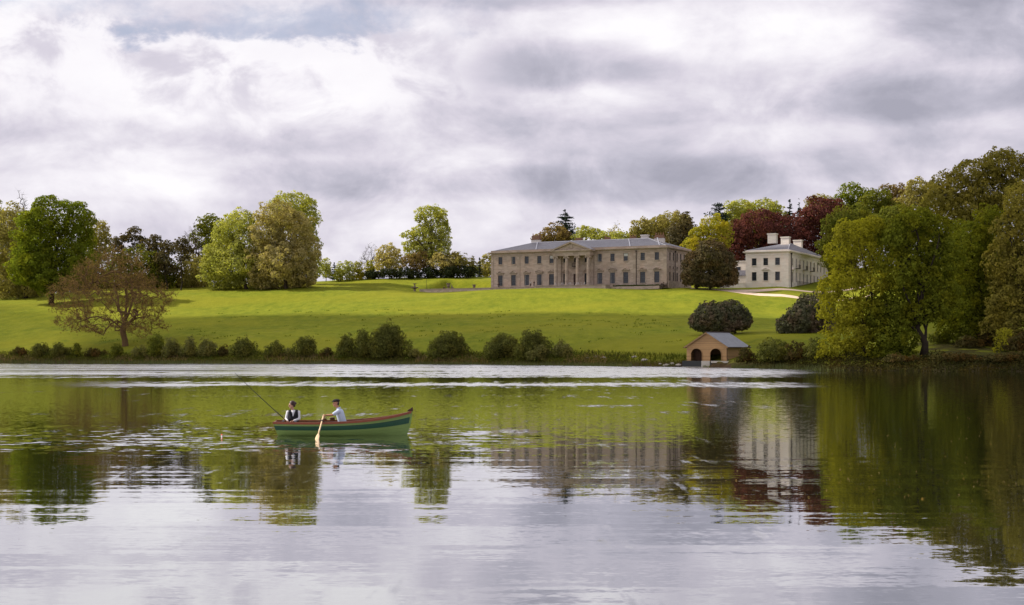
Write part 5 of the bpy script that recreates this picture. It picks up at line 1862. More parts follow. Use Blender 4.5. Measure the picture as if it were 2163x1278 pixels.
def build_reeds():
    """reed fringe, rough grass of the bank and weeds: nobody could count them"""
    rng = np.random.default_rng(3)
    def blades(P_, h, w, lean, nm, mat, label, cat):
        n = len(P_)
        a = rng.uniform(0, 2 * math.pi, n)
        d = np.stack([np.cos(a), np.sin(a), np.zeros(n)], -1)
        hh = h * rng.uniform(0.55, 1.25, n)
        ww = (w * rng.uniform(0.7, 1.3, n))[:, None]
        tip = P_ + np.stack([rng.normal(size=n) * lean * hh, rng.normal(size=n) * lean * hh, hh], -1)
        mid = P_ * 0.45 + tip * 0.55 + np.array([0, 0, 0.06]) * hh[:, None]
        v = np.stack([P_ - d * ww, P_ + d * ww, mid + d * ww * 0.7, tip, mid - d * ww * 0.7], 1).reshape(-1, 3)
        i = np.arange(n)[:, None] * 5
        f4 = i + np.array([[0, 1, 2, 4]])
        f3 = np.concatenate([i + 4, i + 2, i + 3, i + 3], 1)
        me = bpy.data.meshes.new(nm)
        faces = [tuple(q) for q in f4] + [(int(q[0]), int(q[1]), int(q[2])) for q in f3]
        me.from_pydata([tuple(p) for p in v], [], faces)
        me.update()
        o = link_mesh(nm, me, mat)
        tag(o, label, cat, kind='stuff')

    def along(n, u0, u1, d0, d1, up=None):
        u = rng.uniform(u0, u1, n)
        d = rng.uniform(d0, d1, n)
        Y = shore(u) + d
        X = (u - CX) * Y / F
        z = ground(X, Y)
        return np.stack([X, Y, z], -1), u, d
    reed = leaf_mat('reed_blades', (0.095, 0.110, 0.045), trans=0.3, hue=(1.2, 1.0, 0.9))
    rank = leaf_mat('rank_grass_blades', (0.075, 0.090, 0.014), trans=0.35, hue=(1.3, 1.0, 0.9))
    dry = leaf_mat('dry_sedge_blades', (0.24, 0.175, 0.095), trans=0.3)
    p, u, d = along(15000, -120, 1335, -9.0, -0.5)
    dens = 0.35 + 0.65 * (np.sin(u * 0.013) * np.sin(u * 0.031 + 1) + 1) / 2
    front = -9.0 + 4.5 * (0.5 + 0.5 * np.sin(u * 0.007 + 0.6)) + 1.2 * np.sin(u * 0.05)
    k = (rng.random(len(u)) < dens + 0.3) & (d > front)
    p = p[k]; p[:, 2] = np.maximum(p[:, 2], -0.25)
    blades(p, 0.85, 0.030, 0.12, 'reeds', reed, 'grey green reed fringe standing in the shallows along the far shore', 'reeds')
    p, u, d = along(14000, -120, 1500, -1.0, 11.0)
    blades(p, 0.55, 0.045, 0.3, 'bank_grass', rank, 'rank green grass on the low bank behind the reeds', 'grass')
    p, u, d = along(5200, -60, 1300, 0.5, 6.0)
    k = np.sin(u * 0.021 + 0.7) + 0.6 * np.sin(u * 0.057) > 0.15
    blades(p[k], 0.75, 0.04, 0.28, 'dry_sedge', dry, 'dry straw coloured sedge among the shore shrubs', 'grass')
    p, u, d = along(3000, 1545, 1800, -2.5, 0.6)
    p = p[rng.random(len(u)) > np.clip((u - 1640) / 150, 0, 1) ** 0.7]
    p[:, 2] = np.maximum(p[:, 2], -0.2)
    blades(p, 0.75, 0.03, 0.15, 'reeds', reed, 'short reed fringe in the water right of the boathouse', 'reeds')
    # low brambles and saplings that knit the shore shrubs together
    p, u, d = along(13000, -100, 1330, 0.8, 8.0)
    hgt = 0.35 + 0.75 * np.clip(np.sin(u * 0.045) * np.sin(u * 0.017 + 2) + 0.5, 0, 1.4)
    p[:, 2] += rng.random(len(u)) * hgt
    v, f = leaf_quads(p, unit(rng.normal(size=p.shape) + np.array([0, 0, 0.5])), 0.24, rng, 0.5)
    o = link_mesh('shore_undergrowth', np_mesh('shore_undergrowth', v, f), leaf_mat('mixed_undergrowth', (0.095, 0.085, 0.028), hue=(0.8, 1.15, 0.7)))
    tag(o, 'tangled low brambles and saplings between the shrubs of the far shore', 'undergrowth', kind='stuff')
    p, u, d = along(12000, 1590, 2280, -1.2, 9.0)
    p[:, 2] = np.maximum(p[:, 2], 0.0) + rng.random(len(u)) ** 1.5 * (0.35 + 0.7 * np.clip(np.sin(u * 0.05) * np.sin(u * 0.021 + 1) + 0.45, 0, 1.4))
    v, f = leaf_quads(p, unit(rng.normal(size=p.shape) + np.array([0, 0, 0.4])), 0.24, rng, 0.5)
    o = link_mesh('bank_undergrowth', np_mesh('bank_undergrowth', v, f), leaf_mat('dark_ivy_and_bramble', (0.036, 0.036, 0.012), hue=(1.3, 0.95, 0.8), trans=0.3))  # dark green-brown leaf colour
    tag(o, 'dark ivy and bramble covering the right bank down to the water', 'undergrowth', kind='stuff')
    # dock and thistle clumps scattered over the slope
    n = 170
    cu, cd = rng.uniform(150, 1440, n), rng.uniform(14, 95, n)
    size = rng.uniform(0.1, 0.36, n)
    P_ = []
    for a, b, s in zip(cu, cd, size):
        m = int(s * 40)
        Y = float(shore(a)) + b
        X = (a - CX) * Y / F
        q = rng.normal(size=(m, 2)) * s * np.array([2.2, 1.2])
        q = q + np.array([X, Y])
        P_.append(np.concatenate([q, ground(q[:, 0], q[:, 1])[:, None]], 1))
    blades(np.concatenate(P_), 0.30, 0.07, 0.6, 'weed_tufts', leaf_mat('dock_leaves', (0.085, 0.125, 0.014)), 'scattered dark weed tufts on the grassy slope', 'weeds')


build_reeds()

# ------------------------------------------------------------------ rowing boat and the two people
BOAT = Vector((-5.86, 49.3, -0.05))
BOAT_A = math.radians(4.0)
BL = 4.73


def hull_point(t, v, out=0.0):
    """t 0 stern .. 1 stem, v 0 keel .. 1 sheer; half of the hull, y>=0"""
    sheer = 0.525 - 0.10 * t + 0.13 * t * t + 0.30 * t ** 4
    keel = -0.20 + 0.03 * (1 - t) ** 3
    z = keel + (sheer - keel) * v
    # plan shape
    beam = 0.70 * (math.sin(math.pi * min(0.30 + 0.72 * t, 1.0))) ** 0.72 if t < 0.985 else 0.70 * (math.sin(math.pi * min(0.30 + 0.72 * t, 1.0))) ** 0.72
    beam = max(beam, 0.012)
    full = 0.62 - 0.30 * max(t - 0.55, 0) / 0.45 * 1.0
    w = (1 - (1 - v) ** 1.9) ** (1 / (1 + full)) if v > 0 else 0.0
    w = w if t < 0.6 else w * (1 - (t - 0.6) / 0.4) + v ** 0.9 * ((t - 0.6) / 0.4)
    y = beam * w
    # rake of transom and curve of the stem
    x0 = -BL / 2 + 0.24 * (1 - v)
    x1 = BL / 2 - 0.30 * (1 - v) ** 1.8
    x = x0 + (x1 - x0) * t
    return Vector((x, y + out, z))


def build_boat():
    root = empty('rowing_boat', tuple(BOAT), BOAT_A, 'green clinker rowing boat with red brown rail on the lake', 'boat')
    lg = simple('pale_green_paint', (0.155, 0.235, 0.062), 0.5, 0.3, var=0.12, scale=4)
    dg = simple('dark_green_paint', (0.003, 0.052, 0.022), 0.4, 0.5, var=0.15, scale=4)
    red = simple('red_varnished_mahogany', (0.21, 0.050, 0.018), 0.35, 0.5, var=0.3, scale=6)
    dk = simple('dark_stem_wood', (0.05, 0.018, 0.012), 0.5)
    ins = simple('varnished_inside', (0.17, 0.075, 0.035), 0.5, var=0.3)
    vs = [0.0, 0.14, 0.26, 0.38, 0.50, 0.63, 0.84, 1.0]
    n = 36
    for side in (-1, 1):
        for k in range(len(vs) - 1):
            v0, v1 = vs[k], vs[k + 1]
            vv, ff = [], []
            for i in range(n + 1):
                t = i / n
                lap = 0.024 * min(1, (1 - t) * 14 + 0.25)
                a = hull_point(t, max(v0 - 0.012, 0), lap); b = hull_point(t, v1, 0.0)
                m = hull_point(t, (v0 + v1) / 2, lap * 0.6)
                a2 = hull_point(t, max(v0 - 0.012, 0), lap - 0.018); b2 = hull_point(t, v1, -0.018); m2 = hull_point(t, (v0 + v1) / 2, lap * 0.6 - 0.018)
                for p in (a, m, b, b2, m2, a2):
                    vv.append((p.x, side * max(p.y, 0.002), p.z))
            for i in range(n):
                for j in range(6):
                    q = (i * 6 + j, i * 6 + (j + 1) % 6, (i + 1) * 6 + (j + 1) % 6, (i + 1) * 6 + j)
                    ff.append(q if side < 0 else q[::-1])
            ff.append(tuple(range(6))); ff.append(tuple(range(n * 6 + 5, n * 6 - 1, -1)))
            MB().add(vv, ff).build('plank', dg if k == 5 else lg, root, False)
        # rail
        rl = MB()
        vv, ff = [], []
        for i in range(n + 1):
            p = hull_point(i / n, 1.0, 0.0)
            nx = hull_point(min((i + 0.5) / n, 1), 1.0); pv = hull_point(max((i - 0.5) / n, 0), 1.0)
            o = 0.032
            for dy, dz in ((o, -0.058), (o, 0.022), (-0.045, 0.022), (-0.045, -0.02)):
                vv.append((p.x, side * max(p.y + dy, 0.004), p.z + dz))
        for i in range(n):
            for j in range(4):
                ff.append((i * 4 + j, i * 4 + (j + 1) % 4, (i + 1) * 4 + (j + 1) % 4, (i + 1) * 4 + j))
        ff.append((0, 1, 2, 3)); ff.append(tuple(n * 4 + j for j in (3, 2, 1, 0)))
        rl.add(vv, ff).build('rail', red, root)
    # transom
    pts = [hull_point(0, v) for v in (0, .1, .2, .3, .45, .6, .8, 1.0)]
    ring = [(p.x, p.y, p.z) for p in pts] + [(p.x, -p.y, p.z) for p in reversed(pts[1:])]
    m = len(ring)
    vv = ring + [(x + 0.03, y * 0.98, z) for x, y, z in ring]
    ff = [tuple(range(m)), tuple(range(2 * m - 1, m - 1, -1))] + [(i, i + m, (i + 1) % m + m, (i + 1) % m) for i in range(m)]
    MB().add(vv, ff).build('transom', red, root)
    # stem post rising above the rail, keel
    st = []
    for k in range(9):
        v = k / 8
        p = hull_point(1.0, v)
        st.append((p.x + 0.012, p.z))
    tip = st[-1]
    poly = [(x - 0.05, z) for x, z in st] + [(x + 0.022, z) for x, z in reversed(st)]
    MB().prism(poly, -0.018, 0.018).build('stem', lg, root)
    poly = [(tip[0] - 0.16, tip[1] + 0.004), (tip[0] - 0.14, tip[1] + 0.05), (tip[0] - 0.05, tip[1] + 0.10), (tip[0] + 0.03, tip[1] + 0.155), (tip[0] + 0.045, tip[1] + 0.004)]
    MB().prism(poly, -0.026, 0.026).build('stem_head', dk, root)
    MB().box(-BL / 2 + 0.3, BL / 2 - 0.35, -0.03, 0.03, -0.27, -0.19).build('keel', dk, root)
    MB().prism([(tip[0] + 0.03, tip[1] - 0.14), (tip[0] + 0.055, tip[1] - 0.14), (tip[0] + 0.055, tip[1] - 0.10), (tip[0] + 0.03, tip[1] - 0.10)], -0.03, 0.03).build('mooring_ring', dk, root)
    # thwarts, stern seat, floor, breasthook
    for t, wd, z in ((0.13, 0.42, 0.27), (0.46, 0.24, 0.29), (0.74, 0.22, 0.36)):
        p = hull_point(t, 0.72)
        b = max(hull_point(t, 0.66).y - 0.03, 0.1)
        MB().box(p.x - wd / 2, p.x + wd / 2, -b, b, z - 0.03, z).build('thwart', ins, root)
    fl = MB()
    for k in range(5):
        y = -0.30 + k * 0.15
        fl.box(-1.5 + abs(k - 2) * 0.1, 0.75 - abs(k - 2) * 0.25, y * 0.8 - 0.05, y * 0.8 + 0.05, 0.05, 0.065)
    fl.build('floor_boards', ins, root)
    p = hull_point(0.93, 1.0)
    MB().add([(p.x, -p.y, p.z), (p.x, p.y, p.z), (hull_point(0.995, 1).x, 0, hull_point(0.995, 1).z + 0.01), (p.x, -p.y, p.z - 0.03), (p.x, p.y, p.z - 0.03), (hull_point(0.995, 1).x, 0, hull_point(0.995, 1).z - 0.03)],
              [(0, 1, 2), (5, 4, 3), (0, 3, 4, 1), (1, 4, 5, 2), (2, 5, 3, 0)]).build('breasthook', red, root)
    for side in (-1, 1):
        q = hull_point(0.355, 1.0)
        o = MB()
        o.box(q.x - 0.09, q.x + 0.09, side * q.y - 0.03, side * q.y + 0.035, q.z + 0.023, q.z + 0.05)
        for dx in (-0.05, 0.05):
            o.tube([(q.x + dx * 0.3, side * q.y, q.z + 0.045), (q.x + dx, side * q.y, q.z + 0.075), (q.x + dx, side * q.y, q.z + 0.15)], 0.011, 6)
        o.build('oarlock', dk, root)
    return root


build_boat()


def boat_w(p):
    x, y, z = p
    c, s = math.cos(BOAT_A), math.sin(BOAT_A)
    return Vector((BOAT.x + x * c - y * s, BOAT.y + x * s + y * c, z + BOAT.z))


def remeshed(mb, name, mat, parent, voxel=0.012, smooth_it=4):
    o = mb.build(name, mat, parent, True)
    m = o.modifiers.new('skin', 'REMESH')
    m.mode = 'VOXEL'; m.voxel_size = voxel; m.use_smooth_shade = True
    s = o.modifiers.new('soft', 'SMOOTH'); s.iterations = smooth_it; s.factor = 0.5
    return o


def hand(mb, wrist, direction, palm_n, curl=0.9, scale=1.0):
    """palm, four unequal bent fingers and a thumb from the side of the palm"""
    d = Vector(direction).normalized()
    n = Vector(palm_n).normalized()
    n = (n - d * n.dot(d)).normalized()
    s = d.cross(n)
    w = Vector(wrist)
    k = scale
    for o in (-0.028, -0.009, 0.010, 0.028):
        mb.capsule(w + s * o * 0.7 * k, 0.016 * k, w + d * 0.085 * k + s * o * k, 0.0135 * k, 8)
    for o, ln in ((-0.030, 0.062), (-0.010, 0.075), (0.010, 0.080), (0.030, 0.070)):
        p = w + d * 0.085 * k + s * o * k
        a = curl * 0.6
        p1 = p + (d * math.cos(a) + n * math.sin(a)) * ln * 0.55 * k
        a = curl * 1.6
        p2 = p1 + (d * math.cos(a) + n * math.sin(a)) * ln * 0.5 * k
        a = curl * 2.4
        p3 = p2 + (d * math.cos(a) + n * math.sin(a)) * ln * 0.35 * k
        mb.capsule(p, 0.0095 * k, p1, 0.009 * k, 7); mb.capsule(p1, 0.009 * k, p2, 0.0085 * k, 7); mb.capsule(p2, 0.0085 * k, p3, 0.0075 * k, 7)
    b = w + d * 0.03 * k + s * 0.03 * k
    t1 = b + (d * 0.6 + s * 0.6 + n * 0.5).normalized() * 0.045 * k
    t2 = t1 + (d * 0.7 + n * 0.7).normalized() * 0.035 * k
    mb.capsule(b, 0.014 * k, t1, 0.0115 * k, 7); mb.capsule(t1, 0.0115 * k, t2, 0.0095 * k, 7)


def head(mb, c, f, k=1.0):
    """skull, jaw, nose, brow, ears, lips; c centre, f facing"""
    c = Vector(c); f = Vector(f).normalized(); up = Vector((0, 0, 1))
    s = f.cross(up).normalized()
    up = s.cross(f)
    R = Matrix((s, f, up)).transposed()
    mb.ball(c + up * 0.02 * k - f * 0.012 * k, 0.1 * k, 14, 10, (0.78, 0.96, 1.02), R)
    mb.ball(c - up * 0.045 * k + f * 0.018 * k, 0.075 * k, 12, 9, (0.80, 0.95, 1.0), R)
    mb.ball(c - up * 0.095 * k + f * 0.052 * k, 0.030 * k, 8, 6, (1.0, 0.9, 0.7), R)
    mb.capsule(c + f * 0.085 * k + up * 0.012 * k, 0.011 * k, c + f * 0.108 * k - up * 0.025 * k, 0.015 * k, 8)
    for sg in (-1, 1):
        mb.ball(c + s * sg * 0.078 * k - f * 0.008 * k, 0.026 * k, 8, 6, (0.35, 0.7, 1.15), R)
        mb.capsule(c + f * 0.082 * k + s * sg * 0.012 * k + up * 0.034 * k, 0.012 * k, c + f * 0.072 * k + s * sg * 0.048 * k + up * 0.032 * k, 0.011 * k, 7)
    mb.capsule(c + f * 0.088 * k - s * 0.018 * k - up * 0.058 * k, 0.008 * k, c + f * 0.088 * k + s * 0.018 * k - up * 0.058 * k, 0.008 * k, 7)
    return s, f, up


def eyes(parent, c, f, k=1.0):
    c = Vector(c); f = Vector(f).normalized()
    s = f.cross(Vector((0, 0, 1))).normalized(); up = s.cross(f)
    dark = simple('eye_dark', (0.02, 0.014, 0.01), 0.3)
    for sg in (-1, 1):
        MB().ball(c + f * 0.086 * k + s * sg * 0.031 * k + up * 0.012 * k, 0.0105 * k, 8, 6).build('eye', dark, parent, True)


SKIN = simple('skin', (0.42, 0.23, 0.155), 0.55, 0.3, var=0.08)
SKIN_T = simple('tanned_skin', (0.36, 0.175, 0.105), 0.55, 0.3, var=0.08)


def build_woman():
    root = empty('person', tuple(boat_w((-1.71, 0.06, 0.27))), BOAT_A, 'seated person in a dark waistcoat and white blouse holding a fishing rod', 'person')
    Z = 0.27
    V = lambda x, y, z: Vector((x + 1.71, y - 0.06, z - Z))
    hc = V(-1.775, 0.035, 1.085); hf = Vector((-0.92, -0.42, -0.10))
    hip = V(-1.71, 0.06, 0.37)
    body = MB()
    head(body, hc, hf, 1.05)
    neck0 = V(-1.735, 0.05, 0.90)
    body.capsule(neck0, 0.052, hc - Vector((0, 0, 0.05)), 0.047)
    shR, shL = V(-1.905, 0.03, 0.845), V(-1.535, 0.03, 0.845)
    body.capsule(shR, 0.05, shL, 0.05); body.capsule(V(-1.72, 0.05, 0.80), 0.12, hip, 0.13)
    elR, elL = V(-1.965, -0.02, 0.60), V(-1.515, -0.03, 0.615)
    wrR, wrL = V(-1.885, -0.27, 0.545), V(-1.70, -0.25, 0.55)
    for a, e, w in ((shR, elR, wrR), (shL, elL, wrL)):
        body.capsule(a, 0.046, e, 0.037); body.capsule(e, 0.037, w, 0.025)
    hand(body, wrR, (0.15, -0.8, 0.1), (-0.5, 0.1, -0.8), 1.0, 0.92)
    hand(body, wrL, (-0.75, -0.5, -0.05), (0, -0.3, -0.9), 0.7, 0.92)
    kn = [V(-1.80, -0.27, 0.46), V(-1.60, -0.27, 0.46)]
    ft = [V(-1.72, -0.12, 0.12), V(-1.56, -0.12, 0.12)]
    for i, sx in enumerate((-0.09, 0.09)):
        h = hip + Vector((sx, 0, 0))
        body.capsule(h, 0.085, kn[i], 0.062); body.capsule(kn[i], 0.060, ft[i], 0.040)
        body.capsule(ft[i], 0.04, ft[i] + Vector((0.03, -0.12, -0.02)), 0.032)
    b = remeshed(body, 'body', SKIN, root, 0.010)
    eyes(b, hc, hf, 1.05)
    white = simple('white_blouse', (0.62, 0.62, 0.66), 0.85, var=0.12, scale=8)
    black = simple('black_waistcoat', (0.008, 0.008, 0.012), 0.85, var=0.3, scale=10)
    jean = simple('grey_trousers', (0.09, 0.10, 0.13), 0.9)
    sh = MB()
    for a, e, w in ((shR, elR, wrR), (shL, elL, wrL)):
        sh.capsule(a, 0.060, e, 0.050); sh.capsule(e, 0.050, w + (e - w).normalized() * 0.03, 0.036)
    sh.capsule(shR, 0.062, shL, 0.062)
    sh.capsule(V(-1.72, 0.045, 0.80), 0.128, V(-1.71, 0.06, 0.46), 0.125)
    sh.capsule(V(-1.735, 0.02, 0.78), 0.085, V(-1.72, -0.02, 0.70), 0.095)
    s_ = remeshed(sh, 'blouse', white, root, 0.012)
    ve = MB()
    for sx in (-1, 1):
        ve.capsule(V(-1.72 + sx * 0.120, 0.02, 0.868), 0.064, V(-1.72 + sx * 0.095, -0.02, 0.60), 0.105)
        ve.capsule(V(-1.72 + sx * 0.120, 0.06, 0.868), 0.064, V(-1.72 + sx * 0.09, 0.09, 0.60), 0.105)
        ve.capsule(V(-1.72 + sx * 0.09, -0.02, 0.60), 0.105, V(-1.71 + sx * 0.075, 0.02, 0.44), 0.115)
    ve.capsule(V(-1.72, 0.12, 0.86), 0.05, V(-1.71, 0.11, 0.45), 0.11)
    ve.capsule(V(-1.79, 0.09, 0.90), 0.032, V(-1.67, 0.09, 0.90), 0.032)
    ve.capsule(V(-1.715, -0.055, 0.62), 0.085, V(-1.71, -0.04, 0.46), 0.105)
    for sx in (-1, 1):
        ve.capsule(V(-1.72 + sx * 0.105, -0.045, 0.83), 0.062, V(-1.715 + sx * 0.04, -0.065, 0.62), 0.085)
    remeshed(ve, 'waistcoat', black, root, 0.012)
    tr = MB()
    for i, sx in enumerate((-0.09, 0.09)):
        h = hip + Vector((sx, 0, 0))
        tr.capsule(h, 0.100, kn[i], 0.076); tr.capsule(kn[i], 0.074, ft[i] + Vector((0, 0, 0.04)), 0.052)
    tr.capsule(hip + Vector((-0.06, 0, 0)), 0.115, hip + Vector((0.06, 0, 0)), 0.115)
    remeshed(tr, 'trousers', jean, root, 0.014)
    hair = MB()
    f = hf.normalized(); s = f.cross(Vector((0, 0, 1))).normalized(); up = s.cross(f)
    R = Matrix((s, f, up)).transposed()
    hair.ball(hc + up * 0.058 - f * 0.030, 0.108, 14, 10, (0.92, 1.0, 0.94), R)
    hair.ball(hc + up * 0.005 - f * 0.070, 0.085, 12, 9, (0.95, 0.75, 1.05), R)
    hair.ball(hc + up * 0.05 - f * 0.135, 0.052, 10, 8, (1.1, 0.9, 1.0), R)
    for sg in (-1, 1):
        hair.capsule(hc + s * sg * 0.072 + up * 0.055 + f * 0.03, 0.022, hc + s * sg * 0.078 - up * 0.02 - f * 0.025, 0.018)
    remeshed(hair, 'hair', simple('dark_brown_hair', (0.035, 0.011, 0.008), 0.45, 0.4, var=0.4, scale=30), root, 0.010)
    shoe = MB()
    for i in range(2):
        shoe.capsule(ft[i] + Vector((0, 0.02, -0.01)), 0.048, ft[i] + Vector((0.03, -0.12, -0.02)), 0.038)
    for i in range(2):
        sm = MB().capsule(ft[i] + Vector((0, 0.02, -0.01)), 0.048, ft[i] + Vector((0.03, -0.12, -0.02)), 0.038)
        sm.build('shoe', black, root, True)
    return wrR, root


build_woman()


def build_man():
    root = empty('person', tuple(boat_w((-0.03, 0.0, 0.29))), BOAT_A, 'seated rower in a light blue shirt and dark flat cap pulling an oar', 'person')
    Z = 0.29
    V = lambda x, y, z: Vector((x + 0.03, y, z - Z))
    hc = V(-0.245, -0.01, 1.145); hf = Vector((-0.98, -0.10, -0.08))
    hip = V(-0.02, 0.0, 0.40)
    chest = V(-0.13, 0.0, 0.82)
    body = MB()
    head(body, hc, hf, 1.08)
    body.capsule(V(-0.165, 0, 0.94), 0.062, hc - Vector((-0.01, 0, 0.05)), 0.056)
    shN, shF = V(-0.155, -0.20, 0.875), V(-0.155, 0.20, 0.875)
    body.capsule(shN, 0.055, shF, 0.055)
    body.capsule(chest, 0.135, hip, 0.14)
    elN, elF = V(-0.36, -0.25, 0.755), V(-0.36, 0.25, 0.74)
    wrN, wrF = V(-0.575, -0.20, 0.745), V(-0.575, 0.20, 0.71)
    for a, e, w in ((shN, elN, wrN), (shF, elF, wrF)):
        body.capsule(a, 0.055, e, 0.044); body.capsule(e, 0.044, w, 0.030)
    hand(body, wrN, (-1, -0.05, 0.1), (0.1, 0, -1), 1.1, 1.0)
    hand(body, wrF, (-1, 0.05, 0.1), (0.1, 0, -1), 1.1, 1.0)
    kn = [V(-0.46, -0.13, 0.43), V(-0.46, 0.13, 0.43)]
    ft = [V(-0.70, -0.13, 0.11), V(-0.70, 0.13, 0.11)]
    for i, sy in enumerate((-0.10, 0.10)):
        h = hip + Vector((0, sy, 0))
        body.capsule(h, 0.095, kn[i], 0.068); body.capsule(kn[i], 0.066, ft[i], 0.045)
    b = remeshed(body, 'body', SKIN_T, root, 0.010)
    eyes(b, hc, hf, 1.08)
    blue = simple('pale_blue_shirt', (0.46, 0.52, 0.66), 0.85, var=0.12, scale=9)
    sh = MB()
    sh.capsule(chest + Vector((0.01, 0, 0)), 0.150, V(-0.02, 0, 0.47), 0.152)
    sh.capsule(chest + Vector((0.005, -0.06, -0.02)), 0.13, V(-0.02, -0.04, 0.47), 0.14)
    sh.capsule(chest + Vector((0.005, 0.06, -0.02)), 0.13, V(-0.02, 0.04, 0.47), 0.14)
    sh.capsule(shN, 0.074, shF, 0.074)
    for a, e in ((shN, elN), (shF, elF)):
        sh.capsule(a, 0.076, a.lerp(e, 0.72), 0.066)
    sh.capsule(V(-0.165, -0.03, 0.945), 0.066, V(-0.165, 0.03, 0.945), 0.066)
    s_ = remeshed(sh, 'shirt', blue, root, 0.012)
    col = MB()
    col.tube([V(-0.165 + 0.072 * math.cos(a), 0.072 * math.sin(a), 0.985 + 0.02 * math.cos(a)) for a in np.linspace(0.9 + math.pi, 2 * math.pi + math.pi - 0.9, 12)], 0.016, 8)
    col.build('collar', blue, s_, True)
    tr = MB()
    for i, sy in enumerate((-0.10, 0.10)):
        h = hip + Vector((0, sy, 0))
        tr.capsule(h, 0.112, kn[i], 0.082); tr.capsule(kn[i], 0.080, ft[i] + Vector((0.02, 0, 0.05)), 0.058)
    tr.capsule(hip + Vector((0, -0.06, -0.01)), 0.125, hip + Vector((0, 0.06, -0.01)), 0.125)
    remeshed(tr, 'trousers', simple('dark_trousers', (0.03, 0.028, 0.035), 0.9), root, 0.014)
    for i in range(2):
        MB().capsule(ft[i] + Vector((0.02, 0, -0.01)), 0.05, ft[i] + Vector((-0.17, 0, -0.02)), 0.042).build('shoe', simple('brown_shoe', (0.05, 0.03, 0.02), 0.6), root, True)
    f = hf.normalized(); s = f.cross(Vector((0, 0, 1))).normalized(); up = s.cross(f)
    R = Matrix((s, f, up)).transposed()
    hr = MB().ball(hc - f * 0.055 + up * 0.0, 0.085, 12, 9, (0.95, 0.72, 1.05), R)
    remeshed(hr, 'hair', simple('short_dark_hair', (0.02, 0.014, 0.010), 0.6, var=0.4, scale=30), root, 0.012)
    cp = MB()
    cp.ball(hc + up * 0.095 - f * 0.010, 0.118, 16, 10, (0.94, 1.08, 0.50), R)
    cp.ball(hc + up * 0.085 - f * 0.045, 0.105, 14, 9, (0.98, 0.95, 0.62), R)
    cp.ball(hc + up * 0.070 + f * 0.085, 0.072, 12, 8, (1.0, 1.05, 0.26), R)
    remeshed(cp, 'flat_cap', simple('dark_tweed', (0.022, 0.019, 0.016), 0.95, var=0.4, scale=40), root, 0.010)


build_man()


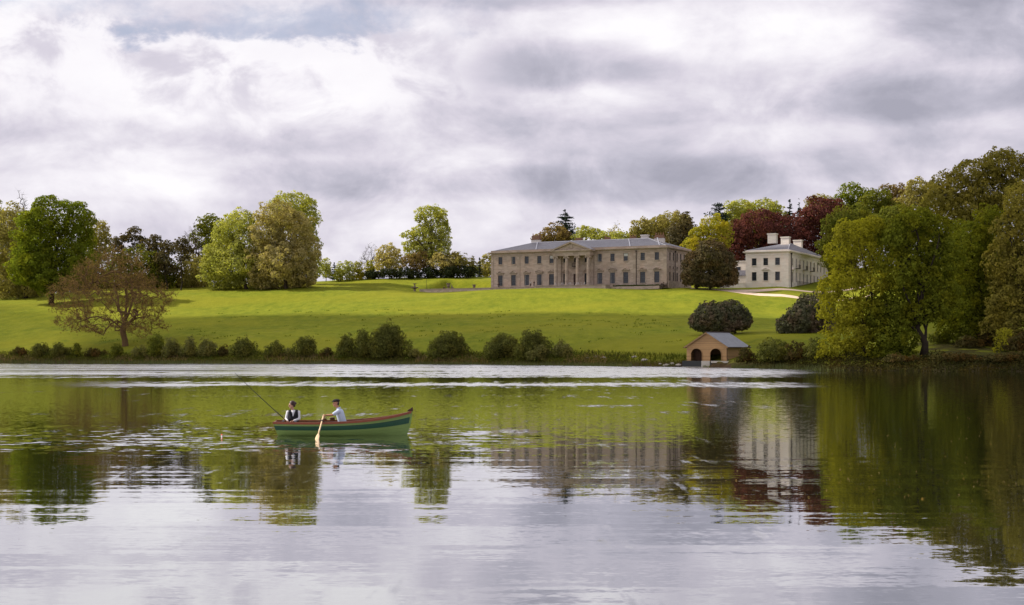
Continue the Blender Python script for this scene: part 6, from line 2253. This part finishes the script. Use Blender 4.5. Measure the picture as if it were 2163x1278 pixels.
def build_tackle():
    cork = simple('cork_grip', (0.30, 0.17, 0.08), 0.9)
    blk = simple('carbon_rod', (0.012, 0.011, 0.010), 0.35)
    steel = simple('reel_steel', (0.25, 0.25, 0.26), 0.35, metal=0.6)
    line = simple('nylon_line', (0.5, 0.5, 0.5), 0.4)
    # rod in the seated person's hand
    h0 = Vector((-1.86, -0.36, 0.51))
    tip = Vector((-3.70, -0.10, 2.20))
    o = boat_w(h0)
    root = empty('fishing_rod', tuple(o), BOAT_A, 'long black fishing rod held up over the stern of the boat', 'fishing rod')
    d = tip - h0
    pts = [tuple(d * t + Vector((0, 0, -0.10)) * (t * t - t) * -1.0) for t in np.linspace(0.03, 1, 14)]
    MB().tube(pts, [0.015 * (1 - 0.5 * t) for t in np.linspace(0, 1, 14)], 7).build('blank', blk, root, True)
    MB().tube([tuple(-d.normalized() * 0.22), tuple(d * 0.09)], 0.014, 8).build('grip', cork, root, True)
    rl = MB()
    c = d * 0.075 + Vector((-0.03, 0, -0.075))
    rl.tube([c + Vector((0, -0.03, 0)), c + Vector((0, 0.03, 0))], 0.032, 12)
    rl.tube([c, d * 0.075], 0.008, 6)
    rl.tube([c + Vector((0, -0.03, 0)), c + Vector((0, -0.055, 0)), c + Vector((-0.035, -0.055, -0.02)), c + Vector((-0.035, -0.08, -0.02))], 0.006, 6)
    rl.build('reel', steel, root)
    for t in (0.3, 0.5, 0.68, 0.82, 0.93):
        p = Vector(pts[int(t * 13)])
        MB().tube([p, p + Vector((-0.012, 0, -0.022))], 0.004, 5).build('guide', steel, root)
    # second rod lying over the bow
    a, b = Vector((0.28, 0.22, 0.44)), Vector((1.83, 0.62, 0.885))
    o = boat_w(a)
    r2 = empty('fishing_rod', tuple(o), BOAT_A, 'thin spare fishing rod resting across the boat towards the bow', 'fishing rod')
    d = b - a
    p2 = [tuple(d * t + Vector((0, 0, 0.16)) * math.sin(math.pi * t) * 0.5) for t in np.linspace(0, 1, 10)]
    MB().tube(p2, [0.008 * (1 - 0.6 * t) for t in np.linspace(0, 1, 10)], 6).build('blank', blk, r2, True)
    MB().tube([p2[0], p2[1]], 0.013, 8).build('grip', cork, r2, True)
    # oars
    ash = simple('varnished_ash_oar', (0.72, 0.52, 0.30), 0.35, 0.5, var=0.2, scale=5)
    for side, lab in ((-1, 'pale wooden oar on the near side dipping into the water'), (1, 'pale wooden oar on the far side of the boat')):
        q = hull_point(0.355, 1.0)
        piv = Vector((q.x, side * (q.y + 0.0), q.z + 0.06))
        hnd = Vector((-0.665, side * 0.20, 0.735 if side < 0 else 0.70))
        dr = (piv - hnd).normalized()
        tipz = -0.08
        L = (tipz - piv.z) / dr.z if dr.z < -0.05 else 1.6
        L = min(L, 1.75)
        rt = empty('oar', tuple(boat_w(piv)), BOAT_A, lab, 'oar')
        inb = hnd - piv
        MB().tube([tuple(inb * 1.12), tuple(inb * 0.75)], 0.019, 8).build('handle', ash, rt, True)
        MB().tube([tuple(inb * 0.76), tuple(dr * (L - 0.55))], 0.025, 10).build('shaft', ash, rt, True)
        u = Vector((1, 0, 0)); u = (u - dr * u.dot(dr)).normalized(); n = dr.cross(u)
        bl = MB()
        sec = [(0.0, 0.025, 0.024), (0.08, 0.045, 0.014), (0.2, 0.062, 0.010), (0.45, 0.066, 0.008), (0.55, 0.060, 0.007)]
        vv, ff = [], []
        for t, wv, th in sec:
            c = dr * (L - 0.55 + t)
            for k in range(8):
                an = 2 * math.pi * k / 8
                vv.append(c + u * wv * math.cos(an) + n * th * math.sin(an))
        for i in range(len(sec) - 1):
            for k in range(8):
                ff.append((i * 8 + k, i * 8 + (k + 1) % 8, (i + 1) * 8 + (k + 1) % 8, (i + 1) * 8 + k))
        ff.append(tuple(range(7, -1, -1))); ff.append(tuple(range(32, 40)))
        bl.add(vv, ff).build('blade', ash, rt, True)
        MB().tube([tuple(dr * -0.06), tuple(dr * 0.06)], 0.031, 10).build('collar', blk, rt, True)
    # tackle tin on the thwart and the float on the water
    t = MB()
    t.lathe([(0.085, 0), (0.09, 0.02), (0.088, 0.075), (0.094, 0.08), (0.094, 0.10), (0.03, 0.108)], 14)
    k = t.build('bait_tin', simple('brown_tin', (0.10, 0.055, 0.03), 0.5), None, True)
    k.location = boat_w((-0.40, 0.46, 0.535))
    tag(k, 'small round brown bait tin on the far rail beside the rower', 'tin')
    fo = at(468.5, 3 * F / (921.5 - HY), 0.0)
    rt = empty('fishing_float', tuple(fo), 0, 'tiny bright red fishing float on the water left of the boat', 'float')
    rt.scale = (0.8, 0.8, 0.62)
    MB().lathe([(0.004, -0.16), (0.02, -0.1), (0.035, 0.0), (0.03, 0.05)], 12).build('body', simple('white_float', (0.7, 0.7, 0.7), 0.4), rt, True)
    MB().lathe([(0.03, 0.05), (0.034, 0.06), (0.036, 0.085), (0.026, 0.11), (0.008, 0.12)], 12).build('tip', simple('signal_red', (0.85, 0.07, 0.02), 0.5), rt, True)
    # wooden rest for the tin: a rowlock chock on the far rail
    return root


build_tackle()


# ------------------------------------------------------------------ terrace figures, urns, tables
def standing(label, s, e, z, shirt, legs, pose=0, face=0.0):
    w = local(s, e, z)
    root = empty('person', tuple(w), face, label, 'person')
    b = MB()
    H = 1.0
    head(b, (0, 0, 1.60), (0, -1, -0.05), 1.0)
    b.capsule((0, 0, 1.42), 0.055, (0, 0, 1.54), 0.05)
    hands = [(-0.30, -0.05, 0.82), (0.30, -0.05, 0.82)] if pose == 0 else [(-0.12, -0.24, 1.05), (0.12, -0.24, 1.05)]
    el = [(-0.29, 0.02, 1.10), (0.29, 0.02, 1.10)]
    for i, sx in enumerate((-1, 1)):
        b.capsule((sx * 0.20, 0, 1.38), 0.055, el[i], 0.045); b.capsule(el[i], 0.043, hands[i], 0.03)
        hand(b, hands[i], (0, -0.2, -1), (-sx, 0, 0), 0.5, 0.95)
        b.capsule((sx * 0.09, 0, 0.92), 0.09, (sx * 0.11, -0.02, 0.50), 0.06)
        b.capsule((sx * 0.11, -0.02, 0.50), 0.06, (sx * 0.12, 0.02, 0.09), 0.042)
        b.capsule((sx * 0.12, 0.02, 0.05), 0.042, (sx * 0.13, -0.15, 0.04), 0.036)
    b.capsule((0, 0, 1.33), 0.14, (0, 0, 0.95), 0.14)
    remeshed(b, 'body', SKIN, root, 0.02, 2)
    j = MB()
    j.capsule((-0.07, 0, 1.32), 0.145, (-0.06, 0, 0.96), 0.135); j.capsule((0.07, 0, 1.32), 0.145, (0.06, 0, 0.96), 0.135)
    for i, sx in enumerate((-1, 1)):
        j.capsule((sx * 0.20, 0, 1.38), 0.072, el[i], 0.06)
        j.capsule(el[i], 0.058, tuple(Vector(el[i]).lerp(Vector(hands[i]), 0.85)), 0.045)
    remeshed(j, 'jacket', shirt, root, 0.022, 2)
    t = MB()
    for sx in (-1, 1):
        t.capsule((sx * 0.09, 0, 0.92), 0.112, (sx * 0.11, -0.02, 0.50), 0.08)
        t.capsule((sx * 0.11, -0.02, 0.50), 0.08, (sx * 0.12, 0.02, 0.13), 0.062)
    remeshed(t, 'trousers', legs, root, 0.022, 2)
    h = MB().ball((0, 0.02, 1.655), 0.105, 10, 8, (0.86, 1.0, 0.85))
    remeshed(h, 'hair', simple('dark_hair', (0.03, 0.02, 0.015), 0.7), root, 0.02, 2)


ORN = simple('silhouette_dark_stone', (0.20, 0.155, 0.12), 0.95, var=0.35, scale=4)  # silhouette darkness put into the stone colour


def urn(label, s, e, z, k=1.0, plinth=0.5):
    w = local(s, e, z)
    root = empty('stone_urn', tuple(w), HOUSE_A, label, 'urn', 'stone urns on the terrace')
    MB().box(-0.45 * k, 0.45 * k, -0.45 * k, 0.45 * k, 0, plinth).build('plinth', ORN, root)
    MB().lathe([(0.30, 0), (0.30, 0.06), (0.16, 0.14), (0.11, 0.30), (0.20, 0.36), (0.42, 0.48), (0.46, 0.60), (0.40, 0.72), (0.42, 0.95), (0.50, 1.15), (0.64, 1.26), (0.62, 1.32), (0.48, 1.32), (0.40, 1.1)], 18, (0, 0, plinth + 0.002)).build('bowl', ORN, root, True)
    root.scale = (k, k, k)
    return root


def build_terrace_things():
    black = simple('black_coat', (0.012, 0.012, 0.014), 0.9)
    pale = simple('pale_jacket', (0.55, 0.52, 0.50), 0.9)
    brown = simple('dark_brown_coat', (0.05, 0.035, 0.03), 0.9)
    grey = simple('grey_legs', (0.12, 0.11, 0.11), 0.9)
    standing('figure in black and white standing before the leftmost window of the long house', fs(1056.5), -1.0, 0.02, black, grey, 1, 0.3)
    standing('paler of the two figures standing on the terrace steps', 14.2, -3.2, 0.24, pale, brown, 0, 0.8)
    standing('darker of the two figures standing on the terrace steps', 15.3, -3.3, 0.24, brown, grey, 1, -0.6)
    standing('figure in dark coat on the far left of the terrace', fs(946), -2.2, -0.75, black, black, 1, 0.2)
    urn('large stone urn at mid terrace left of the long house', fs(956), -2.5, 0.02, 1.15, 0.25)
    urn('smaller stone urn nearest the left corner of the long house', fs(1010), -2.5, 0.02, 0.95, 0.0)
    # fountain standing on the lawn left of the terrace
    p = local(fs(889), -3.6)
    root = empty('stone_fountain', (p.x, p.y, gz(p.x, p.y) - 0.05), HOUSE_A, 'two tiered stone fountain on the lawn at the left end of the terrace', 'fountain')
    MB().lathe([(0.42, 0), (0.42, 0.1), (0.34, 0.2), (0.30, 0.7), (0.38, 0.85)], 16).build('pedestal', ORN, root, True)
    MB().lathe([(0.3, 0.852), (0.6, 0.95), (1.0, 1.1), (1.16, 1.26), (1.14, 1.34), (0.9, 1.3), (0.3, 1.25)], 24).build('lower_bowl', ORN, root, True)
    MB().lathe([(0.36, 1.252), (0.30, 1.45), (0.36, 1.6), (0.2, 1.75), (0.17, 2.1), (0.25, 2.2)], 16).build('stem', ORN, root, True)
    MB().lathe([(0.22, 2.202), (0.45, 2.26), (0.62, 2.36), (0.60, 2.42), (0.2, 2.36)], 20).build('upper_bowl', ORN, root, True)
    # seated stone figure beside the urn
    p = local(fs(963.5), -2.4, 0.02)
    root = empty('garden_statue', tuple(p), HOUSE_A, 'seated stone garden statue right of the large urn on the terrace', 'statue')
    MB().box(-0.5, 0.7, -0.3, 0.3, 0, 0.25).build('plinth', ORN, root)
    b = MB()
    b.capsule((-0.1, 0, 0.4), 0.2, (-0.15, 0, 0.95), 0.16); b.ball((-0.15, 0, 1.3), 0.14, 10, 8, (0.85, 0.95, 1.1))
    b.capsule((-0.15, 0, 1.0), 0.07, (-0.15, 0, 1.25), 0.06)
    b.capsule((-0.1, 0.1, 0.42), 0.13, (0.35, 0.12, 0.45), 0.1); b.capsule((-0.1, -0.1, 0.42), 0.13, (0.4, -0.1, 0.5), 0.1)
    b.capsule((0.38, -0.1, 0.48), 0.09, (0.5, -0.1, 0.3), 0.07); b.capsule((0.34, 0.12, 0.45), 0.09, (0.5, 0.14, 0.3), 0.07)
    b.capsule((-0.15, -0.17, 0.92), 0.07, (0.1, -0.2, 0.6), 0.055); b.capsule((-0.15, 0.17, 0.92), 0.07, (0.1, 0.2, 0.6), 0.055)
    remeshed(b, 'figure', ORN, root, 0.03, 2)
    # flagpole
    p = local(fs(911), -2.9, 0.24)
    root = empty('flagpole', tuple(p), 0, 'thin dark pole rising from the left end of the terrace', 'pole')
    MB().tube([(0, 0, 0), (0, 0, 3.3)], [0.05, 0.035], 8).build('pole', PIPE, root)
    MB().box(-0.06, 0.06, -0.06, 0.06, 3.302, 3.5).build('finial', LEAD, root)
    # cafe tables and chairs in front of the portico
    wht = simple('white_metal_furniture', (0.55, 0.53, 0.52), 0.5)

    def chair_parts(root):
        MB().box(-0.22, 0.22, -0.22, 0.22, 0.43, 0.46).build('seat', wht, root)
        q = MB()
        for k in range(5):
            x = -0.2 + k * 0.1
            q.box(x - 0.012, x + 0.012, 0.19, 0.22, 0.462, 0.86)
        q.box(-0.22, 0.22, 0.185, 0.225, 0.862, 0.90)
        q.build('backrest', wht, root)
        for sx in (-1, 1):
            for sy in (-1, 1):
                MB().box(sx * 0.2 - 0.015, sx * 0.2 + 0.015, sy * 0.2 - 0.015, sy * 0.2 + 0.015, 0, 0.428).build('leg', wht, root)

    def copy_tree(o, loc, rz, label):
        c = o.copy(); COL.objects.link(c); c.location = loc; c.rotation_euler = (0, 0, rz); c['label'] = label
        for ch in o.children:
            k = ch.copy(); COL.objects.link(k); k.parent = c
        return c
    names = ['first', 'second', 'third', 'fourth', 'fifth', 'sixth', 'seventh', 'eighth']
    proto = tab = None
    n = 0
    for i in range(4):
        s = fs(1192) + 0.4 + i * 2.35
        lab = f'{names[i]} white cafe table from the left in front of the portico'
        p = local(s, -4.9, 0.262)
        if tab is None:
            tab = empty('cafe_table', tuple(p), 0, lab, 'table', 'white cafe tables before the portico')
            MB().lathe([(0.36, 0.70), (0.38, 0.71), (0.38, 0.735), (0.02, 0.738)], 16).build('table_top', wht, tab)
            MB().lathe([(0.24, 0), (0.22, 0.03), (0.035, 0.06), (0.035, 0.698)], 10).build('pedestal', wht, tab)
        else:
            copy_tree(tab, p, 0, lab)
        for k, ds in enumerate((-0.72, 0.72)):
            p = local(s + ds, -4.9 + 0.1 * (k - 0.5), 0.262)
            lab = f'{names[n]} white cafe chair from the left in front of the portico'
            n += 1
            rz = HOUSE_A + (math.pi / 2 if k == 0 else -math.pi / 2)
            if proto is None:
                proto = empty('cafe_chair', tuple(p), rz, lab, 'chair', 'white cafe chairs before the portico')
                chair_parts(proto)
            else:
                copy_tree(proto, p, rz, lab)
    # planting at the right end of the facade
    g = leaf_mat('lavender_grey_leaves', (0.13, 0.10, 0.10), trans=0.2)
    for i, (u, lab) in enumerate(((1401, 'rounded mauve shrub at the right corner of the long house'),)):
        tree('shrub', lab, 'shrub', u, 385.5, [(u, 602, 6, 4.5), (u + 4, 603, 5, 3.5)], g, BARK_D, trunk=0.05, leaf=0.25, clump=0.4, under=-0.9, sink=0.1)
    m = leaf_mat('flower_bed_leaves', (0.06, 0.085, 0.02))
    rng = np.random.default_rng(5)
    a = rng.uniform(38.8, 52.3, 1500); b2 = rng.uniform(-2.1, -0.2, 1500)
    pts = np.array([tuple(local(x, y, -0.14 + rng.random() * 0.35)) for x, y in zip(a, b2)])
    v, f = leaf_quads(pts, unit(rng.normal(size=pts.shape) + np.array([0, 0, 0.6])), 0.22, rng)
    o = link_mesh('bedding_plants', np_mesh('bedding_plants', v, f), m)
    tag(o, 'low green bedding plants below the right hand windows of the house', 'plants', kind='stuff')
    # stones on the bare bank left of the boathouse
    rock = simple('pale_shore_stone', (0.38, 0.34, 0.30), 0.9, var=0.3)
    for i in range(9):
        u = [1243, 1258, 1275, 1340, 1362, 1395, 1408, 1421, 1433][i]
        Y = float(shore(u)) + [5, 6, 5.2, 6.5, 4, 1.6, 0.8, 2.0, 1.2][i]
        p = at(u, Y)
        r = np.random.default_rng(60 + i)
        mb = MB().ball((0, 0, 0), 0.38 * r.uniform(0.7, 1.25), 9, 6, (1.4, 1.0, 0.55))
        mb.v = [tuple(np.array(q) * r.uniform(0.82, 1.15)) for q in mb.v]
        o = mb.build('shore_stone', rock)
        o.location = (p.x, p.y, p.z + 0.06)
        order = ['first', 'second', 'third', 'fourth', 'fifth', 'sixth', 'seventh', 'eighth', 'ninth'][i]
        tag(o, f'{order} pale stone from the left on the bare bank before the boathouse', 'stone', 'pale stones on the bank left of the boathouse')


build_terrace_things()


# ------------------------------------------------------------------ unseen clouds added overhead, shaped to shade parts of the park
def shade_cloud_mat(name, clear):
    m = bpy.data.materials.new(name)
    m.use_nodes = True
    T = NT(m.node_tree)
    d = T.new('ShaderNodeBsdfDiffuse'); d.inputs[0].default_value = (0.9, 0.9, 0.92, 1)
    t = T.new('ShaderNodeBsdfTranslucent'); t.inputs[0].default_value = (0.9, 0.9, 0.92, 1)
    a = T.new('ShaderNodeMixShader'); a.inputs[0].default_value = 0.5
    T.l.new(d.outputs[0], a.inputs[1]); T.l.new(t.outputs[0], a.inputs[2])
    tr = T.new('ShaderNodeBsdfTransparent')
    n = T.noise(T.new('ShaderNodeTexCoord').outputs['Object'], 0.03, 5, 0.6)
    f = T.smooth(n, 0.35 + 0.0, 0.65, clear - 0.12, clear + 0.12)
    b = T.new('ShaderNodeMixShader'); T.put(b.inputs[0], f)
    T.l.new(a.outputs[0], b.inputs[1]); T.l.new(tr.outputs[0], b.inputs[2])
    o = T.new('ShaderNodeOutputMaterial')
    T.l.new(b.outputs[0], o.inputs[0])
    return m


def build_shade_clouds():
    H = 760.0
    for i, (gx, gy, g0, puffs, clear) in enumerate((
            (112, 222, 8, [(0, 0, 62, 48), (35, 40, 60, 45), (-18, -28, 42, 30), (70, 0, 60, 60), (40, -40, 60, 30), (52, 62, 52, 36), (-66, 4, 36, 30)], 0.48),
            (-150, 352, 12, [(0, 0, 46, 40), (-22, -30, 44, 34), (-30, 30, 46, 40), (14, -34, 34, 20), (-60, 0, 50, 60)], 0.64),
            (0, 300, 6, [(-60, 31, 40, 34), (-28, 20, 42, 34), (0, 12, 42, 34), (34, -2, 40, 33), (62, -22, 30, 30), (-75, 0, 40, 26), (-20, -22, 60, 30), (30, -40, 50, 26)], 0.42),
            (22, 402, 27, [(-26, 8, 30, 14), (0, 0, 30, 15), (26, -10, 30, 14), (58, -12, 26, 14), (-46, 14, 20, 9)], 0.45))):
        k = (H - g0) / SUN_DIR.z
        rng = np.random.default_rng(90 + i)
        mb = MB()
        for (x, y, rx, ry) in puffs:
            mb.ball((x, y, 0), 1.0, 20, 12, (rx, ry, 16))
            for _ in range(7):
                a = rng.uniform(0, 6.283)
                mb.ball((x + rx * 0.8 * math.cos(a), y + ry * 0.8 * math.sin(a), rng.uniform(-4, 10)), rng.uniform(0.10, 0.26), 12, 8, (rx, (rx + ry) / 2, 26))
        o = mb.build('cloud', shade_cloud_mat('shade_cloud_vapour_%d' % i, clear), None, True)  # out of view, added to hold the sun off one area
        rm = o.modifiers.new('skin', 'REMESH'); rm.mode = 'VOXEL'; rm.voxel_size = 4.0; rm.use_smooth_shade = True
        o.location = (gx + SUN_DIR.x * k, gy + SUN_DIR.y * k, H)
        tag(o, kind='structure')


build_shade_clouds()


def build_floating_leaves():
    rng = np.random.default_rng(77)
    n = 300
    u = rng.uniform(1500, 2163, n)
    py = rng.uniform(800, 1060, n)
    Y = EYE * F / (py - HY)
    p = np.stack([(u - CX) * Y / F, Y, np.full(n, 0.012)], -1)
    nn = unit(np.array([0, 0, 1.0]) + rng.normal(size=(n, 3)) * 0.25)
    v, f = leaf_quads(p, nn, 0.036, rng, 0.6)
    v[:, 2] = np.maximum(v[:, 2], 0.004)
    o = link_mesh('floating_leaves', np_mesh('floating_leaves', v, f), leaf_mat('drifting_leaf', (0.20, 0.14, 0.07)))
    tag(o, 'tiny bud scales and leaves drifting on the lake', 'leaves', kind='stuff')


build_floating_leaves()
